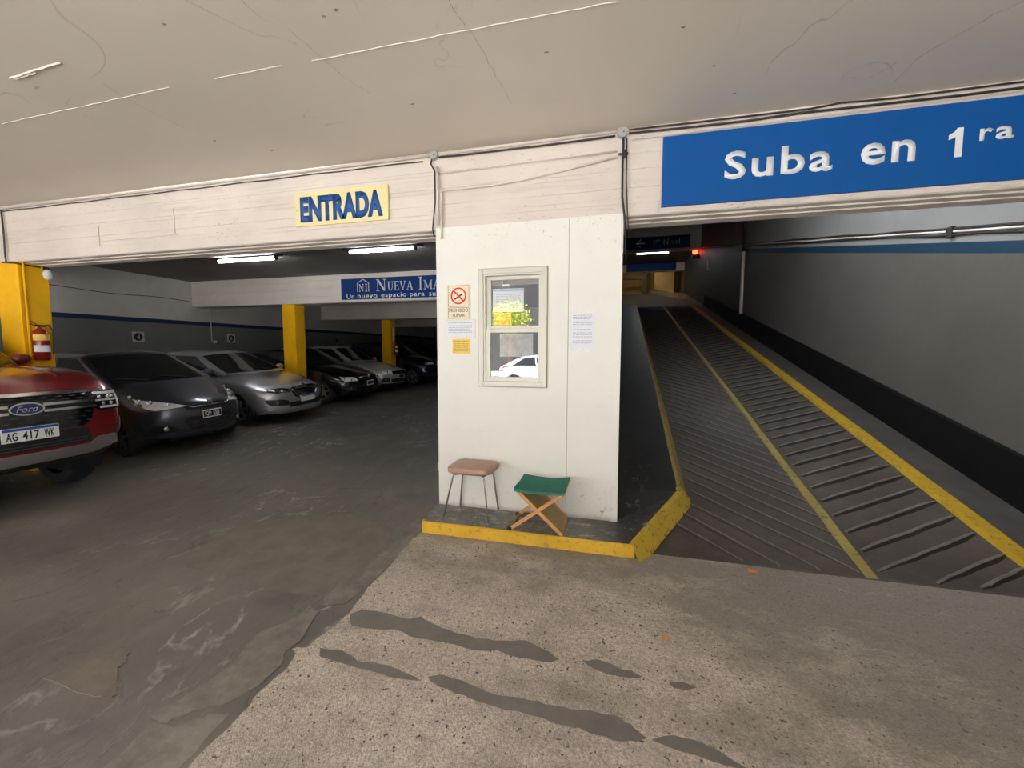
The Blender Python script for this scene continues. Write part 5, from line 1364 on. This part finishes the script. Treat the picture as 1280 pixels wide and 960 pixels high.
for s_ in (1, -1):
    def mq(pts): return [q(s_ * a, b) for a, b in pts]
    # swept-back lamp running up beside the bonnet
    hl = sh.overlay('headlight', f, mq([(.36, .735), (.50, .79), (.66, .90), (.82, 1.04), (1.02, 1.16), (1.10, 1.06), (1.05, .90), (.94, .78), (.72, .725)]), .008, 'lamp_glass', t, .05)
    for (a, b, r_) in ((.76, .86, .055), (.90, .92, .055), (.58, .78, .032), (.98, 1.02, .03)): ball(hl, 'reflector', sh.surf(f, *q(s_ * a, b), .004), r_, 'lamp_bright')
    fg = sh.overlay('fog_recess', f, mq([(.44, .36), (.74, .345), (.80, .40), (.72, .47), (.58, .465)]), .005, 'black_plastic', t, .06)
    ball(fg, 'fog_lamp', sh.surf(f, *q(s_ * .62, .415), .006), .042, 'lamp_bright')
    sh.overlay('bumper_crease', f, mq([(.30, .60), (.86, .62), (.86, .632), (.30, .612)]), .006, 'car_slate', t, .06)
up = sh.overlay('grille', f, Q((-.42, .735), (.42, .735), (.36, .665), (-.36, .665)), .006, 'black_plastic', t, .06)
sh.overlay('grille_bar', f, Q((-.40, .742), (-.28, .70), (.28, .70), (.40, .742), (.40, .752), (.26, .715), (-.26, .715), (-.40, .752)), .022, 'chrome', up, .06)
bz = sh.surf(f, *q(0, .745), .02)
bm = merge(bx(bz.x, bz.x + .008, -.036, -.024, bz.z - .034, bz.z + .034), bx(bz.x, bz.x + .008, .024, .036, bz.z - .034, bz.z + .034), bx(bz.x, bz.x + .008, -.026, .026, bz.z - .006, bz.z + .006))
obj('badge', bm, 'chrome', up)
lw = sh.overlay('lower_grille', f, Q((-.42, .50), (-.30, .36), (.30, .36), (.42, .50), (.34, .56), (-.34, .56)), .006, 'black_plastic', t, .06)
for z_ in (.385, .415, .445, .475): sh.overlay('grille_bar', f, Q((-.31, z_), (.31, z_), (.31, z_ + .01), (-.31, z_ + .01)), .014, 'steel_dark', lw, .1)
sh.overlay('air_dam', f, Q((-.74, .27), (.74, .27), (.78, .315), (-.78, .315)), .016, 'car_slate', t, .08)
pz = sh.surf(f, *q(0, .57), 0)
plate(t, 0, .575, .294, .129, 'plate_white', 'IQD 583', 'plate_white', pz.x + .03, ink2='ink')
sh.overlay('hood_seam', sh.top, [(-1.0, .66), (-.30, .56), (-.12, .40), (-.13, .39), (-.31, .548), (-1.0, .65)], .002, 'black_plastic', t, .1)

# ---- silver grey hatchback
sp = dict(L=4.2, W=1.80, paint='car_silver', wr=.315, ww=.205, axles=(-.88, -3.45), spokes=5, rim='alloy',
    top=[(-4.2, 1.08), (-1.5, 1.05), (-1.15, 1.02), (-.6, .93), (-.2, .83), (0, .76)], bot=[(-4.2, .3), (-3.3, .2), (-.9, .2), (-.4, .20), (0, .22)],
    sidep=[(0, .91), (.15, .97), (.4, 1), (.7, 1), (.9, .96), (1, .88)], plan=[(-4.2, .94), (-1.2, 1), (-.5, .99), (-.2, .96), (0, .92)],
    fprof=[(.2, -.04), (.3, .02), (.45, 0), (.7, 0), (.8, -.06), (.95, -.14)], bow=.30, xf=1.0, crown=.06, r=(.2, .2, .11),
    gh=dict(L=2.95, W=1.56, H=.47, x=-1.05, z=1.0, sf=.95, sr=.45, tum=.18, arch=[(-1, -.05), (-.6, .03), (0, 0)], bow=.16, wins=[(-1.35, -.28, -.16, -1.35), (-2.4, -1.43, -1.43, -2.3)], mir=(-1.55, 1.06)),
    seams=(-1.35, -2.35), handles=(-2.1, -3.05), mw=.84)
t, sh, gs = make_car('hatchback', 'silver-grey hatchback with dark slanted headlights in front of the first inner yellow pillar', 'car', (-6.50, 7.62), sp)
f = sh.front; b0, T0 = sm(sp['bot'], 0), sm(sp['top'], 0)
for s_ in (1, -1):
    def mq(pts): return [q(s_ * a, b) for a, b in pts]
    hl = sh.overlay('headlight', f, mq([(.44, .66), (.72, .665), (.92, .735), (1.10, .845), (1.16, .89), (1.02, .85), (.80, .785), (.58, .755), (.46, .72)]), .008, 'lamp_dark', t, .05)
    for (a, b, r_) in ((.60, .712, .022), (.86, .757, .024)): ball(hl, 'reflector', sh.surf(f, *q(s_ * a, b), .006), r_, 'lamp_bright')
    sh.overlay('light_strip', f, mq([(.48, .668), (.72, .673), (.9, .74), (.9, .75), (.7, .684), (.48, .68)]), .014, 'steel_dark', hl, .06)
    fg = sh.overlay('fog_recess', f, mq([(.50, .38), (.80, .40), (.92, .50), (.88, .54), (.60, .52), (.48, .48)]), .006, 'black_plastic', t, .06)
    sh.overlay('recess_trim', f, mq([(.60, .52), (.88, .54), (.92, .50), (.94, .51), (.90, .556), (.60, .534)]), .012, 'chrome', fg, .06)
    ball(fg, 'fog_lamp', sh.surf(f, *q(s_ * .68, .45), .006), .030, 'lamp_bright')
up = sh.overlay('grille', f, Q((-.45, .71), (-.33, .55), (-.24, .51), (.24, .51), (.33, .55), (.45, .71), (.34, .755), (-.34, .755)), .006, 'gloss_black', t, .06)
for z_ in (.56, .595, .63, .665, .70): sh.overlay('grille_bar', f, Q((-.27, z_), (.27, z_), (.27, z_ + .008), (-.27, z_ + .008)), .014, 'steel_dark', up, .1)
sh.overlay('grille_trim', f, Q((-.42, .71), (-.30, .545), (-.22, .508), (.22, .508), (.30, .545), (.42, .71), (.40, .70), (.29, .56), (.22, .52), (-.22, .52), (-.29, .56), (-.40, .70)), .016, 'chrome', up, .06)
sh.overlay('badge', f, Q((-.045, .745), (-.04, .79), (0, .80), (.04, .79), (.045, .745), (.0, .70)), .020, 'chrome', up, .06)
lw = sh.overlay('lower_grille', f, Q((-.48, .34), (.48, .34), (.50, .44), (-.50, .44)), .006, 'black_plastic', t, .06)
sh.overlay('bumper_lip', f, Q((-.84, .235), (.84, .235), (.90, .31), (.50, .325), (-.50, .325), (-.90, .31)), .022, 'car_silver', t, .06)
pz = sh.surf(f, *q(0, .49), 0)
plate(t, 0, .485, .40, .13, 'plate_white', 'AC 859 KR'[:0], 'ink', pz.x + .03, band='plate_blue')
for i in range(7): pass
sh.overlay('hood_seam', sh.top, [(-1.25, .70), (-.45, .66), (-.16, .42), (-.17, .41), (-.46, .648), (-1.25, .69)], .002, 'black_plastic', t, .1)

# ---- generic sedan fronts
def sedan(name, label, pos, paint, o):
    sp = dict(L=o.get('L', 4.3), W=o.get('W', 1.74), paint=paint, wr=.31, ww=.2, axles=(-.86, -.86 - o.get('wb', 2.6)), spokes=o.get('spokes', 5), rim='alloy',
        top=[(-o.get('L', 4.3), 1.04), (-3.2, 1.04 + o.get('dz', 0)), (-1.5, 1.02 + o.get('dz', 0)), (-1.1, .98 + o.get('dz', 0)), (-.5, .87 + o.get('dz', 0)), (0, .74 + o.get('dz', 0))], bot=[(-4.2, .3), (-3.3, .2), (-.9, .2), (-.4, .20), (0, .23)],
        sidep=[(0, .91), (.15, .97), (.4, 1), (.7, 1), (.9, .96), (1, .88)], plan=[(-4.2, .94), (-1.2, 1), (-.5, .99), (-.2, .96), (0, .92)],
        fprof=[(.2, -.06), (.35, .0), (.5, 0), (.7, -.02), (.85, -.08), (.95, -.14)], bow=o.get('bow', .26), xf=1.0, crown=.06, r=(.17, .17, .11),
        gh=dict(L=o.get('gl', 2.7), W=1.50, H=o.get('gh', .46), x=-1.12, z=.97 + o.get('dz', 0), sf=.85, sr=o.get('sr', .75), tum=.18, arch=[(-1, -.05), (-.5, .03), (0, 0)], bow=.15, wins=[(-1.25, -.25, -.15, -1.25), (-2.3, -1.33, -1.33, -2.2)], mir=(-1.55, 1.02 + o.get('dz', 0))),
        seams=(-1.35, -2.3), handles=(-2.1, -3.0), mw=.80)
    t, sh, gs = make_car(name, label, 'car', pos, sp)
    global b0, T0
    b0, T0 = sm(sp['bot'], 0), sm(sp['top'], 0); f = sh.front
    z0 = o.get('dz', 0)
    for s_ in (1, -1):
        hl = sh.overlay('headlight', f, [q(s_ * a, b + z0) for a, b in o['hl']], .008, o.get('hm', 'lamp_glass'), t, .06)
        for (a, b, r_) in o['balls']: ball(hl, 'reflector', sh.surf(f, *q(s_ * a, b + z0), .006), r_, 'lamp_bright')
        fg = sh.overlay('fog_recess', f, [q(s_ * a, b) for a, b in [(.52, .33), (.80, .34), (.84, .42), (.74, .47), (.56, .46)]], .006, 'black_plastic', t, .08)
        ball(fg, 'fog_lamp', sh.surf(f, *q(s_ * .68, .40), .006), .034, 'lamp_bright')
    up = sh.overlay('grille', f, [q(a, b + z0) for a, b in [(-.42, .58), (.42, .58), (.46, .68), (-.46, .68)]], .006, 'gloss_black', t, .08)
    sh.overlay('grille_bar', f, [q(a, b + z0) for a, b in [(-.44, .62), (.44, .62), (.44, .64), (-.44, .64)]], .018, 'chrome', up, .08)
    bz = sh.surf(f, *q(0, .66 + z0), .016); ball(up, 'badge', bz, .045, 'chrome', .2)
    sh.overlay('lower_grille', f, Q((-.46, .32), (.46, .32), (.50, .43), (-.50, .43)), .006, 'black_plastic', t, .08)
    sh.overlay('bumper_lip', f, Q((-.80, .24), (.80, .24), (.84, .285), (-.84, .285)), .018, o.get('lip', paint), t, .08)
    pz = sh.surf(f, *q(0, .50), 0)
    plate(t, 0, .50, .294, .129, 'plate_white', '', 'ink', pz.x + .03, ink2='ink')
    return t
sedan('sedan', 'black sedan with bright headlight and white number plate behind the first inner pillar', (-6.72, 10.30), 'car_black', dict(gh=.47, hl=[(.46, .60), (.80, .62), (1.02, .72), (1.12, .80), (.84, .775), (.56, .69)], balls=[(.66, .65, .035), (.84, .70, .04), (.98, .74, .03)], spokes=5, L=4.3, gl=2.9))
sedan('hatchback', 'pale silver hatchback between the black sedan and the farthest yellow pillar', (-6.98, 12.45), 'car_pale', dict(W=1.66, L=3.95, wb=2.45, gh=.50, gl=2.75, sr=.4, hl=[(.42, .60), (.82, .61), (.92, .70), (.86, .75), (.50, .72)], balls=[(.62, .67, .04), (.78, .68, .035)], lip='black_plastic'))
sedan('suv', 'dark navy tall car with a bright headlight right of the farthest yellow pillar', (-6.95, 15.65), 'car_navy', dict(W=1.8, L=4.2, dz=.16, gh=.56, gl=2.9, sr=.4, spokes=7, hl=[(.46, .64), (.84, .66), (.98, .76), (.72, .76), (.50, .72)], balls=[(.66, .70, .045), (.82, .71, .04)]))
sedan('hatchback', 'dark car at the far end of the parked row, partly hidden by the booth', (-7.0, 18.0), 'car_black', dict(W=1.76, L=4.1, dz=.05, gh=.52, gl=2.8, sr=.5, hl=[(.46, .60), (.82, .62), (.94, .72), (.54, .70)], balls=[(.66, .66, .04)]))

# ================================================================ ACROSS THE STREET (seen mirrored in the booth window)
sp = dict(L=4.2, W=1.74, paint='car_white', wr=.31, ww=.2, axles=(-.88, -3.40), spokes=7, rim='alloy',
    top=[(-4.2, 1.0), (-3.6, 1.05), (-1.5, 1.02), (-1.15, .98), (-.6, .90), (0, .78)], bot=[(-4.2, .3), (-3.3, .2), (-.9, .2), (0, .22)],
    sidep=[(0, .91), (.15, .97), (.4, 1), (.7, 1), (.9, .96), (1, .90)], plan=[(-4.2, .92), (-1.2, 1), (-.5, .99), (0, .93)],
    fprof=[(.2, -.04), (.45, 0), (.95, -.12)], bow=.26, xf=1.0, crown=.06, r=(.17, .17, .11),
    gh=dict(L=2.9, W=1.52, H=.46, x=-1.05, z=.97, sf=.9, sr=.75, tum=.18, arch=[(-1, -.05), (-.5, .03), (0, 0)], bow=.15, wins=[(-1.35, -.28, -.16, -1.35), (-2.5, -1.43, -1.43, -2.3)], mir=(-1.55, 1.04)),
    seams=(-1.35, -2.35), handles=(-2.1, -3.05), mw=.82)
t, sh, gs = make_car('hatchback', 'white car parked in the street, mirrored in the booth window', 'car', (-.80, -9.9), sp, tilt=False)
for s_ in (1, -1):
    sh.overlay('tail_lamp', sh.side(s_), [(-4.2, .56), (-3.92, .60), (-3.95, .76), (-4.2, .76)], .008, 'tail_red', t, .1)
def tree(x, y, h, r, label):
    t = thing('street_tree', label, 'tree', (x, y, 0), group='trees across the street')
    bm = bmesh.new(); tube(bm, [(0, 0, 0), (.05, .03, h * .4), (-.03, 0, h * .75)], [.16, .12, .06], 8)
    for a in range(4): tube(bm, [(.03, 0, h * .45), (r * .6 * math.cos(a * 1.7), r * .6 * math.sin(a * 1.7), h * .85)], [.06, .02], 5)
    obj('trunk', bm, 'bark', t)
    bm = bmesh.new(); rnd = random.Random(3)
    for _ in range(1500):
        a, b, c = rnd.gauss(0, 1), rnd.gauss(0, 1), rnd.gauss(0, 1); l = math.sqrt(a * a + b * b + c * c); k = rnd.uniform(.55, 1.0) * r * (1 + .25 * math.sin(3 * a + 2 * b))
        p = Vector((a / l * k, b / l * k, h + c / l * k * .75)); u = Vector((rnd.gauss(0, 1), rnd.gauss(0, 1), rnd.gauss(0, .6))).normalized(); w = u.cross(Vector((rnd.gauss(0, 1), rnd.gauss(0, 1), 1))).normalized(); s_ = rnd.uniform(.06, .11)
        bm.faces.new([bm.verts.new(p + q_) for q_ in (u * s_, w * s_ * .5, -u * s_, -w * s_ * .5)])
    o = obj('foliage', bm, 'leaf', t); o['kind'] = 'stuff'
tree(-6.0, -15.0, 3.45, 1.15, 'leafy street tree mirrored in the upper booth window pane')
fc = struct('wall_street', bx(-30, 25, -24.5, -24, 0, 15), 'facade')  # unseen height, raised to block the low sky
for k in range(10):
    obj('facade_opening', bx(-28 + k * 5, -25.6 + k * 5, -24.0, -23.95, .1 if k % 2 else 1.0, 3.0), 'facade_dark', fc)
    obj('facade_opening', bx(-28 + k * 5, -26.2 + k * 5, -24.0, -23.95, 5, 7), 'facade_dark', fc)
